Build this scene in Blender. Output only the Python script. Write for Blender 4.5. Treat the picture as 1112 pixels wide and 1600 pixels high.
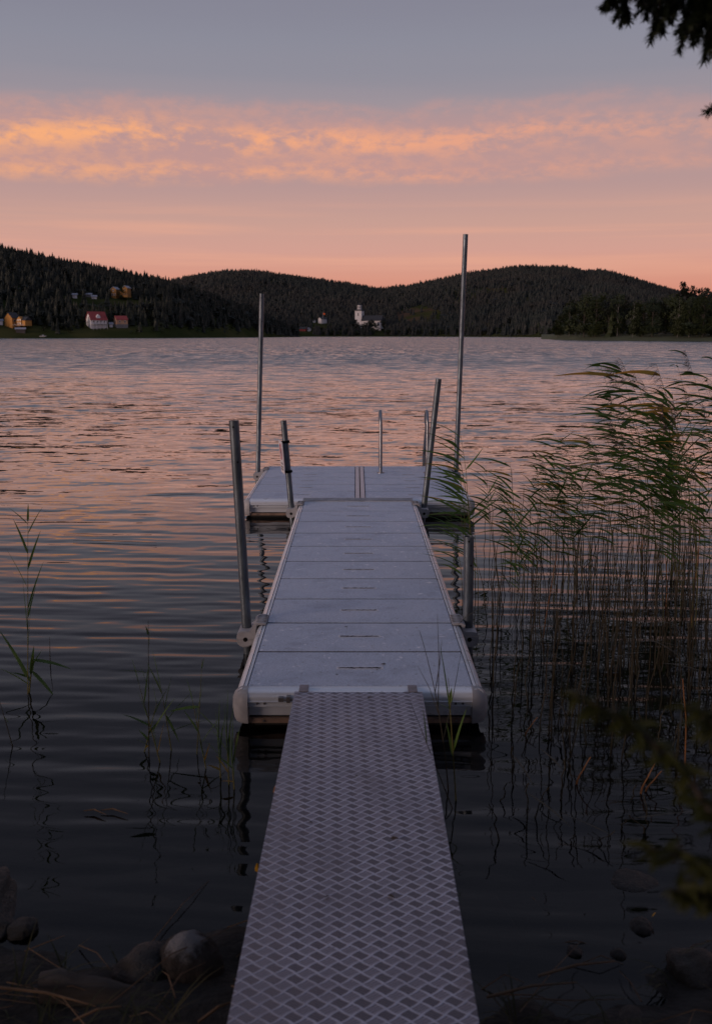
import bpy, bmesh, math, random
import numpy as np
from mathutils import Vector, Matrix, Euler
R = random.Random(7)
for o in list(bpy.data.objects): bpy.data.objects.remove(o)
SC = bpy.context.scene
COL = SC.collection
rad = math.radians

# ------------------------------------------------------------------ camera
F = 1556.0; CAMZ = 1.90; TH = math.atan(276.5/F)
cd = bpy.data.cameras.new('camera'); cam = bpy.data.objects.new('camera', cd); COL.objects.link(cam)
cam.location = (0, 0, CAMZ); cam.rotation_euler = (math.pi/2 - TH, 0, 0)
cd.sensor_fit = 'VERTICAL'; cd.sensor_height = 36; cd.lens = 36*F/1600
cd.clip_start = 0.05; cd.clip_end = 20000
cd.dof.use_dof = True; cd.dof.focus_distance = 8.5; cd.dof.aperture_fstop = 4.2
SC.camera = cam
SC.view_settings.view_transform = 'Standard'; SC.view_settings.look = 'None'
SC.view_settings.exposure = 0.1; SC.view_settings.gamma = 1.0
SC.cycles.max_bounces = 6; SC.cycles.transparent_max_bounces = 12

def P(px, py, Y):
    "the point of the plane y=Y that photo pixel (px,py) sees"
    a = (px-556)/F; b = -(py-800)/F
    d = Vector((a, math.cos(TH)+b*math.sin(TH), -math.sin(TH)+b*math.cos(TH)))
    k = Y/d.y
    return Vector((d.x*k, Y, CAMZ+d.z*k))
def G(px, py, z=0.0):
    a = (px-556)/F; b = -(py-800)/F
    d = Vector((a, math.cos(TH)+b*math.sin(TH), -math.sin(TH)+b*math.cos(TH)))
    k = (z-CAMZ)/d.z
    return Vector((d.x*k, d.y*k, z))
def proj(x, y, z):
    zz = z-CAMZ
    c = y*math.cos(TH)-zz*math.sin(TH); u = y*math.sin(TH)+zz*math.cos(TH)
    return 556+F*x/c, 800-F*u/c

def lin(r, g, b):
    f = lambda c: (c/255/12.92) if c <= 10 else ((c/255+.055)/1.055)**2.4
    return (f(r), f(g), f(b), 1)

# ------------------------------------------------------------------ node helper
class NT:
    def __init__(s, nt): s.nt = nt; s.n = nt.nodes; s.l = nt.links
    def node(s, t, **kw):
        n = s.n.new(t)
        for k, v in kw.items():
            if hasattr(n, k): setattr(n, k, v)
        return n
    def link(s, a, b): s.l.new(a, b)
    def setin(s, n, i, v):
        if v is None: return
        if hasattr(v, 'links') or isinstance(v, bpy.types.NodeSocket): s.l.new(v, n.inputs[i])
        else: n.inputs[i].default_value = v
    def m(s, op, a, b=None, c=None, clamp=False):
        n = s.n.new('ShaderNodeMath'); n.operation = op; n.use_clamp = clamp
        s.setin(n, 0, a); s.setin(n, 1, b); s.setin(n, 2, c)
        return n.outputs[0]
    def mr(s, v, a, b, c=0.0, d=1.0, smooth=True):
        n = s.n.new('ShaderNodeMapRange'); n.interpolation_type = 'SMOOTHSTEP' if smooth else 'LINEAR'
        s.setin(n, 0, v); n.inputs[1].default_value = a; n.inputs[2].default_value = b
        n.inputs[3].default_value = c; n.inputs[4].default_value = d
        return n.outputs[0]
    def noise(s, vec, scale, detail=4, rough=.55, dist=0.0):
        n = s.n.new('ShaderNodeTexNoise'); n.inputs['Scale'].default_value = scale
        n.inputs['Detail'].default_value = detail; n.inputs['Roughness'].default_value = rough
        n.inputs['Distortion'].default_value = dist
        if vec is not None: s.link(vec, n.inputs['Vector'])
        return n.outputs['Fac']
    def mapping(s, vec, scale=(1,1,1), loc=(0,0,0), rot=(0,0,0)):
        n = s.n.new('ShaderNodeMapping'); s.link(vec, n.inputs[0])
        n.inputs['Scale'].default_value = scale; n.inputs['Location'].default_value = loc; n.inputs['Rotation'].default_value = rot
        return n.outputs[0]
    def ramp(s, fac, stops, interp='LINEAR'):
        n = s.n.new('ShaderNodeValToRGB'); n.color_ramp.interpolation = interp
        e = n.color_ramp.elements
        while len(e) < len(stops): e.new(0.5)
        for k, (p, c) in enumerate(sorted(stops, key=lambda q: q[0])):
            e[k].position = p; e[k].color = c
        s.link(fac, n.inputs[0]); return n.outputs[0]
    def mix(s, fac, a, b, mode='MIX'):
        n = s.n.new('ShaderNodeMix'); n.data_type = 'RGBA'; n.blend_type = mode
        s.setin(n, 0, fac); s.setin(n, 6, a); s.setin(n, 7, b)
        return n.outputs[2]
    def bump(s, h, strength=.5, dist=.01, normal=None):
        n = s.n.new('ShaderNodeBump'); n.inputs['Strength'].default_value = strength
        n.inputs['Distance'].default_value = dist; s.link(h, n.inputs['Height'])
        if normal is not None: s.link(normal, n.inputs['Normal'])
        return n.outputs[0]

# ------------------------------------------------------------------ sky
W = bpy.data.worlds.new('World'); SC.world = W; W.use_nodes = True
w = NT(W.node_tree); w.n.clear()
tc = w.node('ShaderNodeTexCoord'); sep = w.node('ShaderNodeSeparateXYZ'); w.link(tc.outputs['Generated'], sep.inputs[0])
X, Y_, Z = sep.outputs
el = w.m('MULTIPLY', w.m('ARCSINE', Z), 180/math.pi)
az = w.m('MULTIPLY', w.m('ARCTAN2', X, Y_), 180/math.pi)
e90 = w.m('DIVIDE', el, 90, clamp=True)
stops = [(-1, (196,118,98)), (0, (204,126,110)), (2.2, (215,142,122)), (3.3, (219,155,136)), (4.6, (213,161,148)), (6.2, (203,160,149)), (8, (186,152,150)),
         (10, (176,150,152)), (12.2, (160,148,156)), (13.6, (147,144,156)), (15.2, (141,141,155)), (17.5, (133,132,148)), (24, (112,113,130)), (50, (116,122,146)), (90, (132,142,170))]
base = w.ramp(e90, [(max(0, a)/90, lin(*c)) for a, c in stops[1:]])
# soft streaks low in the sky
cv = w.node('ShaderNodeCombineXYZ'); w.link(az, cv.inputs[0]); w.link(el, cv.inputs[1])
cvec = cv.outputs[0]
st = w.noise(w.mapping(cvec, (.035, .9, 1), (3, 1, 0)), 1.0, 4, .5, .3)
stm = w.m('MULTIPLY', w.mr(st, .48, .72), w.m('MULTIPLY', w.mr(el, 2.5, 4.2), w.mr(el, 8.0, 5.5)))
base = w.mix(w.m('MULTIPLY', stm, .55), base, lin(236, 172, 146))
st2 = w.noise(w.mapping(cvec, (.03, .55, 1), (9, 4, 0)), 1.0, 4, .55, .4)
base = w.mix(w.m('MULTIPLY', w.mr(st2, .42, .7), w.m('MULTIPLY', w.mr(el, 10, 13), .22)), base, lin(140, 140, 154))
# the lit cloud band: lower and thicker to the left, thin streaks sloping to the right
cen = w.m('ADD', w.m('MULTIPLY', az, 0.008), 10.2)
wob = w.m('MULTIPLY', w.m('SUBTRACT', w.noise(w.mapping(cvec, (.09, .12, 1)), 1.0, 3, .5), .5), 2.6)
rel = w.m('ADD', w.m('SUBTRACT', el, cen), wob)
band = w.m('MULTIPLY', w.mr(rel, -2.3, -1.2), w.mr(rel, 2.4, .7))
n1 = w.noise(w.mapping(cvec, (.17, .75, 1), (2, 0, 0), (0, 0, rad(-8))), 1.0, 5, .55, .35)
n2 = w.noise(w.mapping(cvec, (.95, 1.9, 1), (5, 2, 0), (0, 0, rad(28))), 1.0, 6, .62, .25)
nn = w.m('ADD', w.m('MULTIPLY', n1, .52), w.m('MULTIPLY', n2, .48))
cl = w.m('MULTIPLY', w.mr(nn, .40, .615), band)
# bands of density inside: two rows of rolls
row = w.m('MULTIPLY', w.m('ADD', w.m('SINE', w.m('MULTIPLY', w.m('ADD', rel, .35), 3.1)), 1.9), .36)
azf = w.mr(az, 25, 0, .28, 1.0, False)
cl = w.m('MULTIPLY', w.m('MULTIPLY', cl, row, clamp=True), azf)
glow = w.m('MULTIPLY', w.m('MULTIPLY', band, azf), .38)
cc = w.mix(w.mr(az, -22, 14), lin(250, 176, 126), lin(238, 166, 136))
cc = w.mix(w.mr(rel, .3, 2.4), cc, lin(226, 156, 138))
pink = w.mix(glow, base, lin(212, 152, 142))
sky = w.mix(w.m('MULTIPLY', cl, 1.0, clamp=True), pink, cc)
# darker away from the afterglow (behind the camera and low)
away = w.m('MULTIPLY', w.mr(Y_, .5, -.6), w.mr(el, 55, 5))
sky = w.mix(w.m('MULTIPLY', away, .75), sky, lin(92, 98, 124))
nis = w.node('ShaderNodeTexSky', sky_type='NISHITA'); nis.sun_disc = False
nis.sun_elevation = rad(1.0); nis.sun_rotation = rad(-125)
bg1 = w.node('ShaderNodeBackground'); w.link(sky, bg1.inputs[0]); bg1.inputs[1].default_value = 1.0
bg2 = w.node('ShaderNodeBackground'); w.link(nis.outputs[0], bg2.inputs[0]); bg2.inputs[1].default_value = 0.05
ad = w.node('ShaderNodeMixShader'); ad.inputs[0].default_value = .1; w.link(bg1.outputs[0], ad.inputs[1]); w.link(bg2.outputs[0], ad.inputs[2])
wo = w.node('ShaderNodeOutputWorld'); w.link(ad.outputs[0], wo.inputs[0])

sd = bpy.data.lights.new('sun', 'SUN'); sun = bpy.data.objects.new('sun', sd); COL.objects.link(sun)
sd.energy = 2.0; sd.angle = rad(24); sd.color = (1, .72, .6)
az0, el0 = rad(-125), rad(7)      # low afterglow from the left
sun.rotation_euler = (Vector((math.sin(az0)*math.cos(el0), math.cos(az0)*math.cos(el0), math.sin(el0)))).to_track_quat('Z', 'Y').to_euler()

# ------------------------------------------------------------------ materials
MATS = {}
def mat(name, col, rough=.6, metal=0.0, var=.0, vscale=20, bump=0, bscale=80, bdist=.002, col2=None, stretch=(1,1,1), spec=.5):
    if name in MATS: return MATS[name]
    m = bpy.data.materials.new(name); m.use_nodes = True; t = NT(m.node_tree)
    b = t.n['Principled BSDF']; c4 = tuple(col)+(1,) if len(col) == 3 else col
    b.inputs['Roughness'].default_value = rough; b.inputs['Metallic'].default_value = metal
    b.inputs['Specular IOR Level'].default_value = spec
    co = t.node('ShaderNodeTexCoord').outputs['Object']; v = t.mapping(co, stretch)
    if var > 0 or col2:
        c2 = tuple(col2)+(1,) if col2 else tuple(x*(1-var) for x in c4[:3])+(1,)
        f = t.mr(t.noise(v, vscale, 6, .6), .35, .65)
        t.link(t.mix(f, c4, c2), b.inputs['Base Color'])
        r = t.mr(t.noise(v, vscale*1.7, 4), .3, .7, max(.02, rough-.08), min(1, rough+.1)); t.link(r, b.inputs['Roughness'])
    else: b.inputs['Base Color'].default_value = c4
    if bump: t.link(t.bump(t.noise(v, bscale, 5), bump, bdist), b.inputs['Normal'])
    MATS[name] = m; return m

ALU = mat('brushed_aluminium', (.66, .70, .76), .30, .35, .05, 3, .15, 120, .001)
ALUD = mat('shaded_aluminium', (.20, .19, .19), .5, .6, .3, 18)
WOODST = mat('stained_skirt', (.23, .15, .11), .7, 0, .4, 12)
CAST = mat('cast_grey_plastic', (.34, .335, .35), .55, 0, .22, 16, .3, 60, .002)
STEEL = mat('galvanised_steel', (.15, .18, .21), .45, .65, .45, 22, .25, 50, .001, stretch=(1, 1, .25))
STAINL = mat('stainless_tube', (.26, .27, .29), .38, .9, .1, 20)
BLACK = mat('rubber_and_gap_black', (.008, .008, .009), .9, spec=.05)  # rubber clamps, also the painted dark of seams, slots and holes
FLOAT = mat('black_float', (.012, .012, .012), .7)
BOLT = mat('bolt_steel', (.16, .15, .15), .45, .7)
PAPER = mat('white_sign_panel', (.62, .60, .64), .5, 0, .08)
REDM = mat('red_print', (.42, .03, .05), .5)
INK = mat('dark_print', (.06, .05, .07), .5)

# deck panels
m = bpy.data.materials.new('deck_panel_surface'); m.use_nodes = True; MATS['deck'] = m; t = NT(m.node_tree); b = t.n['Principled BSDF']
ob = t.node('ShaderNodeTexCoord').outputs['Object']
sp = t.noise(ob, 190, 3, .8); blot = t.noise(t.mapping(ob, (1, 1.6, 1)), 3.2, 6, .65, .4); big = t.noise(ob, .9, 3)
c = t.mix(t.mr(sp, .40, .62), lin(198, 210, 228), lin(130, 140, 160))
mot = t.noise(ob, 46, 4, .75)
c = t.mix(t.m('MULTIPLY', t.mr(mot, .5, .66), .4), c, lin(124, 132, 150))
c = t.mix(t.m('MULTIPLY', t.mr(blot, .50, .72), .42), c, lin(140, 140, 152))
drop = t.mr(t.noise(t.mapping(ob, (1, 1, 1), (4, 9, 0)), 15, 6, .75), .585, .65)
c = t.mix(t.m('MULTIPLY', drop, t.m('MULTIPLY', t.mr(big, .38, .55), .8)), c, lin(246, 244, 248))
c = t.mix(t.m('MULTIPLY', t.mr(t.noise(t.mapping(ob, (1, 1, 1), (1, 3, 0)), 38, 4, .7), .625, .67), .8), c, lin(84, 80, 84))
t.link(c, b.inputs['Base Color']); b.inputs['Roughness'].default_value = .5
t.link(t.mr(blot, .3, .7, .42, .62), b.inputs['Roughness'])
t.link(t.bump(sp, .6, .002), b.inputs['Normal']); DECK = m

# tread plate
m = bpy.data.materials.new('diamond_tread_plate'); m.use_nodes = True; t = NT(m.node_tree); b = t.n['Principled BSDF']
ob = t.node('ShaderNodeTexCoord').outputs['Object']
wp = t.node('ShaderNodeMapping'); t.link(ob, wp.inputs[0]); wp.inputs['Rotation'].default_value = (0, 0, rad(-2.0))
sx = t.node('ShaderNodeSeparateXYZ'); t.link(wp.outputs[0], sx.inputs[0])
u = t.m('DIVIDE', sx.outputs[0], .0575); v = t.m('DIVIDE', sx.outputs[1], .0500)
u = t.m('ADD', u, t.m('MULTIPLY', t.m('SINE', t.m('MULTIPLY', t.m('SUBTRACT', v, .5), 2*math.pi)), .055))
p = t.m('ADD', u, v); q = t.m('SUBTRACT', u, v)
fp = t.m('FRACT', t.m('ADD', p, 400)); fq = t.m('FRACT', t.m('ADD', q, 400))
dp = t.m('ABSOLUTE', t.m('SUBTRACT', fp, .5)); dq = t.m('ABSOLUTE', t.m('SUBTRACT', fq, .5))
dd = t.m('MAXIMUM', dp, dq)
ridge = t.mr(dd, .385, .455)
par = t.m('MODULO', t.m('ADD', t.m('FLOOR', t.m('ADD', p, 400)), t.m('FLOOR', t.m('ADD', q, 400))), 2)
# teeth: thin bars along one direction in dark cells, the other in light cells
h1 = t.m('SINE', t.m('MULTIPLY', p, 2*math.pi*4.0)); h2 = t.m('SINE', t.m('MULTIPLY', q, 2*math.pi*4.0))
hat = t.m('ADD', t.m('MULTIPLY', h1, par), t.m('MULTIPLY', h2, t.m('SUBTRACT', 1, par)))
inv = t.m('SUBTRACT', 1, ridge)
height = t.m('ADD', ridge, t.m('MULTIPLY', t.m('MULTIPLY', hat, .5), inv))
height = t.m('SUBTRACT', height, t.m('MULTIPLY', t.m('MULTIPLY', par, inv), .35))
wear = t.noise(t.mapping(ob, (1, .8, 1)), 4.5, 6, .6); fine = t.noise(ob, 160, 4, .7)
edge = t.mr(t.m('ABSOLUTE', sx.outputs[0]), .245, .29)
cell = t.mix(par, lin(116, 116, 129), lin(74, 74, 86))  # recess shade and, on the ridges below, highlights put into the colour
cell = t.mix(t.m('MULTIPLY', t.mr(hat, -.1, .7), t.m('ADD', .30, t.m('MULTIPLY', t.m('SUBTRACT', 1, par), .3))), cell, lin(176, 176, 190))
c = t.mix(ridge, cell, lin(186, 189, 206))
c = t.mix(t.m('MULTIPLY', t.mr(wear, .42, .68), .35), c, lin(126, 122, 132))
c = t.mix(t.m('MULTIPLY', edge, .3), c, lin(130, 128, 138))
pt = t.noise(t.mapping(ob, (1, .6, 1), (8, 1, 0)), 2.2, 5, .6, .5)
c = t.mix(t.m('MULTIPLY', t.mr(pt, .54, .70), .5), c, lin(108, 102, 106))
c = t.mix(t.m('MULTIPLY', t.mr(t.noise(t.mapping(ob, (1, 1, 1), (2, 7, 0)), 26, 5, .7), .66, .74), .8), c, lin(62, 56, 58))
c = t.mix(t.m('MULTIPLY', t.mr(fine, .4, .7), .22), c, lin(110, 105, 115))
t.link(c, b.inputs['Base Color']); b.inputs['Metallic'].default_value = .25
t.link(t.mr(wear, .3, .7, .42, .6), b.inputs['Roughness'])
t.link(t.bump(t.m('ADD', height, t.m('MULTIPLY', fine, .1)), .75, .0022), b.inputs['Normal']); TREAD = m

# vegetation
def leafmat(name, c1, c2, tr=.25, scale=6):
    m = bpy.data.materials.new(name); m.use_nodes = True; t = NT(m.node_tree); b = t.n['Principled BSDF']
    ob = t.node('ShaderNodeTexCoord').outputs['Object']; oi = t.node('ShaderNodeObjectInfo').outputs['Random']
    f = t.m('ADD', t.mr(t.noise(ob, scale, 3), .35, .65, 0, .7), t.m('MULTIPLY', oi, .3))
    t.link(t.mix(f, tuple(c1)+(1,), tuple(c2)+(1,)), b.inputs['Base Color'])
    b.inputs['Roughness'].default_value = .6; b.inputs['Specular IOR Level'].default_value = .3
    if tr:
        tl = t.node('ShaderNodeBsdfTranslucent'); t.link(t.mix(f, tuple(c1)+(1,), tuple(c2)+(1,)), tl.inputs[0])
        mx = t.node('ShaderNodeMixShader'); mx.inputs[0].default_value = tr
        t.link(b.outputs[0], mx.inputs[1]); t.link(tl.outputs[0], mx.inputs[2]); t.link(mx.outputs[0], t.n['Material Output'].inputs[0])
    return m
REEDLEAF = leafmat('reed_leaf', (.085, .15, .028), (.035, .075, .016), .35)
REEDYEL = leafmat('yellowed_reed_leaf', (.32, .17, .02), (.16, .14, .02), .4)
REEDSTEM = leafmat('reed_stem', (.12, .10, .03), (.06, .075, .02), 0)
DEADSTEM = leafmat('dead_reed_stem', (.020, .020, .013), (.045, .034, .016), 0)
RUSTSTEM = leafmat('rusty_reed_stem', (.26, .10, .03), (.18, .09, .035), 0)
PLUME = leafmat('reed_plume', (.055, .03, .032), (.09, .055, .05), .2)
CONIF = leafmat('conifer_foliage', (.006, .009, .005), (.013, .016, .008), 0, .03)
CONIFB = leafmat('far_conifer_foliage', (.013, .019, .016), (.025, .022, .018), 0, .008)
DECID = leafmat('broadleaf_foliage', (.016, .025, .008), (.034, .042, .013), .2, .12)
NEEDLE = leafmat('spruce_needles', (.020, .030, .014), (.030, .045, .018), .1, 5)
BARK = mat('bark', (.05, .04, .032), .9, 0, .4, 8)
BIRCH = mat('birch_bark', (.12, .115, .105), .8, 0, .6, 2)
STRAW = mat('straw', (.12, .066, .03), .7, 0, .4, 9)
GRASSM = leafmat('grass_blade', (.02, .03, .010), (.045, .04, .015), .3)
SHRUB = leafmat('shrub_leaf', (.026, .036, .008), (.05, .055, .012), .35, 12)

# ------------------------------------------------------------------ mesh building
class MB:
    def __init__(s): s.v = []; s.f = []; s.mi = []
    def add(s, vs, fs, mi=0):
        o = len(s.v); s.v += [tuple(a) for a in vs]; s.f += [tuple(i+o for i in f) for f in fs]; s.mi += [mi]*len(fs)
    def box(s, x0, x1, y0, y1, z0, z1, mi=0):
        s.add([(x0,y0,z0),(x1,y0,z0),(x1,y1,z0),(x0,y1,z0),(x0,y0,z1),(x1,y0,z1),(x1,y1,z1),(x0,y1,z1)],
              [(0,3,2,1),(4,5,6,7),(0,1,5,4),(1,2,6,5),(2,3,7,6),(3,0,4,7)], mi)
    def tube(s, pts, rs, n=8, mi=0, cap=True):
        pts = [Vector(p) for p in pts]
        if not isinstance(rs, (list, tuple)): rs = [rs]*len(pts)
        vs = []; fs = []; ref = None
        for i, p_ in enumerate(pts):
            d = (pts[min(i+1, len(pts)-1)]-pts[max(i-1, 0)]).normalized()
            if ref is None: ref = Vector((0,0,1)) if abs(d.z) < .9 else Vector((1,0,0))
            a = (ref-d*ref.dot(d)).normalized(); b_ = d.cross(a); ref = a
            for k in range(n):
                th = 2*math.pi*k/n
                vs.append(p_+(a*math.cos(th)+b_*math.sin(th))*rs[i])
        for i in range(len(pts)-1):
            for k in range(n):
                k2 = (k+1) % n
                fs.append((i*n+k, i*n+k2, (i+1)*n+k2, (i+1)*n+k))
        if cap:
            fs.append(tuple(range(n))[::-1]); fs.append(tuple((len(pts)-1)*n+k for k in range(n)))
        s.add(vs, fs, mi)
    def prism(s, prof, a0, a1, axis='x', mi=0):
        "prof: list of (p,q); axis x -> (a,p,q) ; axis y -> (p,a,q)"
        n = len(prof)
        mk = (lambda a, p_, q_: (a, p_, q_)) if axis == 'x' else ((lambda a, p_, q_: (p_, a, q_)) if axis == 'y' else (lambda a, p_, q_: (p_, q_, a)))
        vs = [mk(a0, *c) for c in prof]+[mk(a1, *c) for c in prof]
        fs = [(i, (i+1) % n, n+(i+1) % n, n+i) for i in range(n)]+[tuple(range(n))[::-1], tuple(range(n, 2*n))]
        s.add(vs, fs, mi)
    def xf(s, M, start=0):
        for i in range(start, len(s.v)): s.v[i] = tuple(M @ Vector(s.v[i]))
    def build(s, name, mats, parent=None, smooth=False, bevel=0, loc=None):
        me = bpy.data.meshes.new(name)
        me.from_pydata(s.v, [], s.f); me.update()
        for mm in (mats if isinstance(mats, (list, tuple)) else [mats]): me.materials.append(mm)
        if any(s.mi): me.polygons.foreach_set('material_index', s.mi)
        bm = bmesh.new(); bm.from_mesh(me)
        bmesh.ops.recalc_face_normals(bm, faces=bm.faces[:])
        if bevel:
            bmesh.ops.remove_doubles(bm, verts=bm.verts[:], dist=1e-5)
            bmesh.ops.bevel(bm, geom=[e for e in bm.edges if len(e.link_faces) == 2 and e.calc_face_angle(0) > .5], offset=bevel, segments=2, affect='EDGES', clamp_overlap=True)
        bm.to_mesh(me); bm.free()
        if smooth:
            me.polygons.foreach_set('use_smooth', [True]*len(me.polygons))
            try: me.set_sharp_from_angle(angle=rad(40))
            except Exception: pass
        o = bpy.data.objects.new(name, me); COL.objects.link(o)
        if parent is not None: o.parent = parent
        if loc is not None: o.location = loc
        return o
def tag(o, label=None, cat=None, group=None, kind=None):
    if label: o['label'] = label
    if cat: o['category'] = cat
    if group: o['group'] = group
    if kind: o['kind'] = kind
    return o
def empty(name, loc, rz=0, **kw):
    o = bpy.data.objects.new(name, None); o.empty_display_size = .1; COL.objects.link(o)
    o.location = loc; o.rotation_euler = (0, 0, rz); tag(o, **kw); return o
def npmesh(name, V, Fc, mats, smooth=True, parent=None):
    me = bpy.data.meshes.new(name); Fc = np.asarray(Fc, dtype=np.int32); k = Fc.shape[1]
    me.vertices.add(len(V)); me.vertices.foreach_set('co', np.asarray(V, dtype=np.float32).ravel())
    me.loops.add(Fc.size); me.loops.foreach_set('vertex_index', Fc.ravel())
    me.polygons.add(len(Fc)); me.polygons.foreach_set('loop_start', np.arange(0, Fc.size, k, dtype=np.int32))
    me.polygons.foreach_set('loop_total', np.full(len(Fc), k, dtype=np.int32))
    me.update(calc_edges=True); me.validate()
    me.polygons.foreach_set('use_smooth', np.full(len(me.polygons), smooth))
    for mm in (mats if isinstance(mats, (list, tuple)) else [mats]): me.materials.append(mm)
    o = bpy.data.objects.new(name, me); COL.objects.link(o)
    if parent is not None: o.parent = parent
    return o
def gridfaces(nr, nc):
    i = np.arange(nr-1)[:, None]*nc+np.arange(nc-1)[None, :]; i = i.ravel()
    return np.stack([i, i+1, i+nc+1, i+nc], 1)
def sharp(o, lab=None):
    return o

# ------------------------------------------------------------------ water
rows = []
s_ = 1250.0
while s_ > 1.0:
    rows.append(s_); s_ -= 1.25 if s_ > 60 else (.8 if s_ > 12 else .5)
Yr = np.array([F*CAMZ/(s*math.cos(TH)**2) for s in rows]); Yr = np.concatenate([Yr, [3500, 6000, 12000]])
tcol = np.concatenate([[-30, -8, -3, -1.6, -1.0, -.75, -.6], np.linspace(-.5, .5, 560), [.6, .75, 1.0, 1.6, 3, 8, 30]])
YY, TT = np.meshgrid(Yr, tcol, indexing='ij'); XX = YY*TT
dY = np.gradient(Yr)[:, None]*np.ones_like(XX)
rs = np.random.RandomState(5)
Zw = np.zeros_like(XX)
def calm(Yv, Xv):
    # sheltered by the shore and the dock near the camera, open chop beyond
    c = 1/(1+np.exp(-(Yv-11.5)/3.0))
    return c
op = calm(YY, XX)
patch = .75+.35*np.sin(XX*.13+1.3+.5*np.sin(YY*.05))*np.sin(YY*.085+.6)
for k in range(90):
    lam = .16*(2.9/.16)**rs.rand()
    ang = rs.normal(0.10, .34 if lam > .7 else .5)
    if k % 2: lam = .11*(.55/.11)**rs.rand(); ang = rs.normal(.06, .13)       # travelling towards the shore
    kx, ky = 2*math.pi/lam*math.sin(ang), 2*math.pi/lam*math.cos(ang)
    slope = .0145
    amp = slope*lam/(2*math.pi)
    nearw = (.42 if lam < .6 else .12)*(1.85 if k % 2 else .4)
    wgt = nearw*(1-op)+op*(.3 if k % 2 else 1.0)*(.85 if lam < 1.6 else .75)
    wgt = wgt*np.exp(-(dY*1.9/lam)**2)
    env = .6+.4*np.sin(XX*2*math.pi/(lam*rs.uniform(5, 9))+rs.rand()*6)*np.sin(YY*2*math.pi/(lam*rs.uniform(6, 12))+rs.rand()*6)
    ph = kx*XX+ky*YY+rs.rand()*6.28
    Zw += amp*wgt*patch*env*(np.sin(ph)+.18*np.cos(2*ph))
V = np.stack([XX, YY, Zw], -1).reshape(-1, 3)
m = bpy.data.materials.new('lake_water'); m.use_nodes = True; t = NT(m.node_tree); t.n.clear()
geo = t.node('ShaderNodeNewGeometry').outputs['Position']
sy = t.node('ShaderNodeSeparateXYZ'); t.link(geo, sy.inputs[0]); yy = sy.outputs[1]
def slopes(scale, sc, loc, detail=3, dist=.3):
    n = t.node('ShaderNodeTexNoise'); n.inputs['Scale'].default_value = scale; n.inputs['Detail'].default_value = detail; n.inputs['Roughness'].default_value = .6; n.inputs['Distortion'].default_value = dist
    t.link(t.mapping(geo, sc, loc, (0, 0, .12)), n.inputs['Vector']); q_ = t.node('ShaderNodeSeparateColor'); t.link(n.outputs['Color'], q_.inputs[0])
    return t.m('SUBTRACT', q_.outputs[0], .5), t.m('SUBTRACT', q_.outputs[1], .5)
f3 = t.noise(t.mapping(geo, (.025, .06, 1)), 1.0, 4, .6); pat = t.mr(f3, .3, .7, .7, 1.25)
a1 = t.mr(yy, 5, 18, .02, .26); a2 = t.m('ADD', t.mr(yy, 9, 26, 0.0, .56), t.mr(yy, 45, 220, 0, .5)); a3 = t.mr(yy, 25, 120, 0, .30)
a4 = t.mr(yy, 45, 130, 0, .55)
S = [slopes(3.4, (1.0, 2.2, 1), (0, 0, 0)), slopes(1.35, (.6, 1.7, 1), (3, 7, 0), 5), slopes(.42, (.7, 1.4, 1), (9, 2, 0), 5), slopes(2.0, (1.0, .11, 1), (5, 2, 0), 4, 0)]
sx_ = None; sy_ = None
for (ax_, ay_), am in zip(S, (a1, a2, a3, a4)):
    am = t.m('MULTIPLY', am, pat)
    vx = t.m('MULTIPLY', ax_, t.m('MULTIPLY', am, .7)); vy = t.m('MULTIPLY', ay_, am)
    sx_ = vx if sx_ is None else t.m('ADD', sx_, vx); sy_ = vy if sy_ is None else t.m('ADD', sy_, vy)
sy_ = t.m('SUBTRACT', sy_, t.m('ADD', t.mr(yy, 12, 34, 0, .048), t.mr(yy, 30, 75, 0, .095)))
cn = t.node('ShaderNodeCombineXYZ'); t.link(sx_, cn.inputs[0]); t.link(sy_, cn.inputs[1])
gn = t.node('ShaderNodeNewGeometry').outputs['Normal']; va = t.node('ShaderNodeVectorMath'); va.operation = 'ADD'; t.link(gn, va.inputs[0]); t.link(cn.outputs[0], va.inputs[1])
bn = t.node('ShaderNodeVectorMath'); bn.operation = 'NORMALIZE'; t.link(va.outputs[0], bn.inputs[0])
gl = t.node('ShaderNodeBsdfGlossy'); gl.distribution = 'GGX'; gl.inputs['Color'].default_value = (.97, .97, .97, 1)
t.link(t.mr(yy, 10, 300, .02, .08), gl.inputs['Roughness']); t.link(bn.outputs[0], gl.inputs['Normal'])
tr = t.node('ShaderNodeBsdfTransparent'); tr.inputs[0].default_value = (.30, .32, .28, 1)
df = t.node('ShaderNodeBsdfDiffuse'); df.inputs[0].default_value = (.006, .006, .006, 1)
mx0 = t.node('ShaderNodeMixShader'); t.link(t.mr(yy, 2.5, 9, .15, 1.0), mx0.inputs[0]); t.link(tr.outputs[0], mx0.inputs[1]); t.link(df.outputs[0], mx0.inputs[2])
fr = t.node('ShaderNodeFresnel'); fr.inputs[0].default_value = 1.42; t.link(bn.outputs[0], fr.inputs['Normal'])
mx = t.node('ShaderNodeMixShader'); t.link(t.m('MULTIPLY', fr.outputs[0], t.mr(yy, 3.5, 14, .70, 1.28), clamp=True), mx.inputs[0]); t.link(mx0.outputs[0], mx.inputs[1]); t.link(gl.outputs[0], mx.inputs[2])
o_ = t.node('ShaderNodeOutputMaterial'); t.link(mx.outputs[0], o_.inputs[0]); WATER = m
wat = npmesh('water', V, gridfaces(*XX.shape), WATER)
tag(wat, 'rippled lake surface reflecting the pink sunset clouds', kind='structure')

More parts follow.
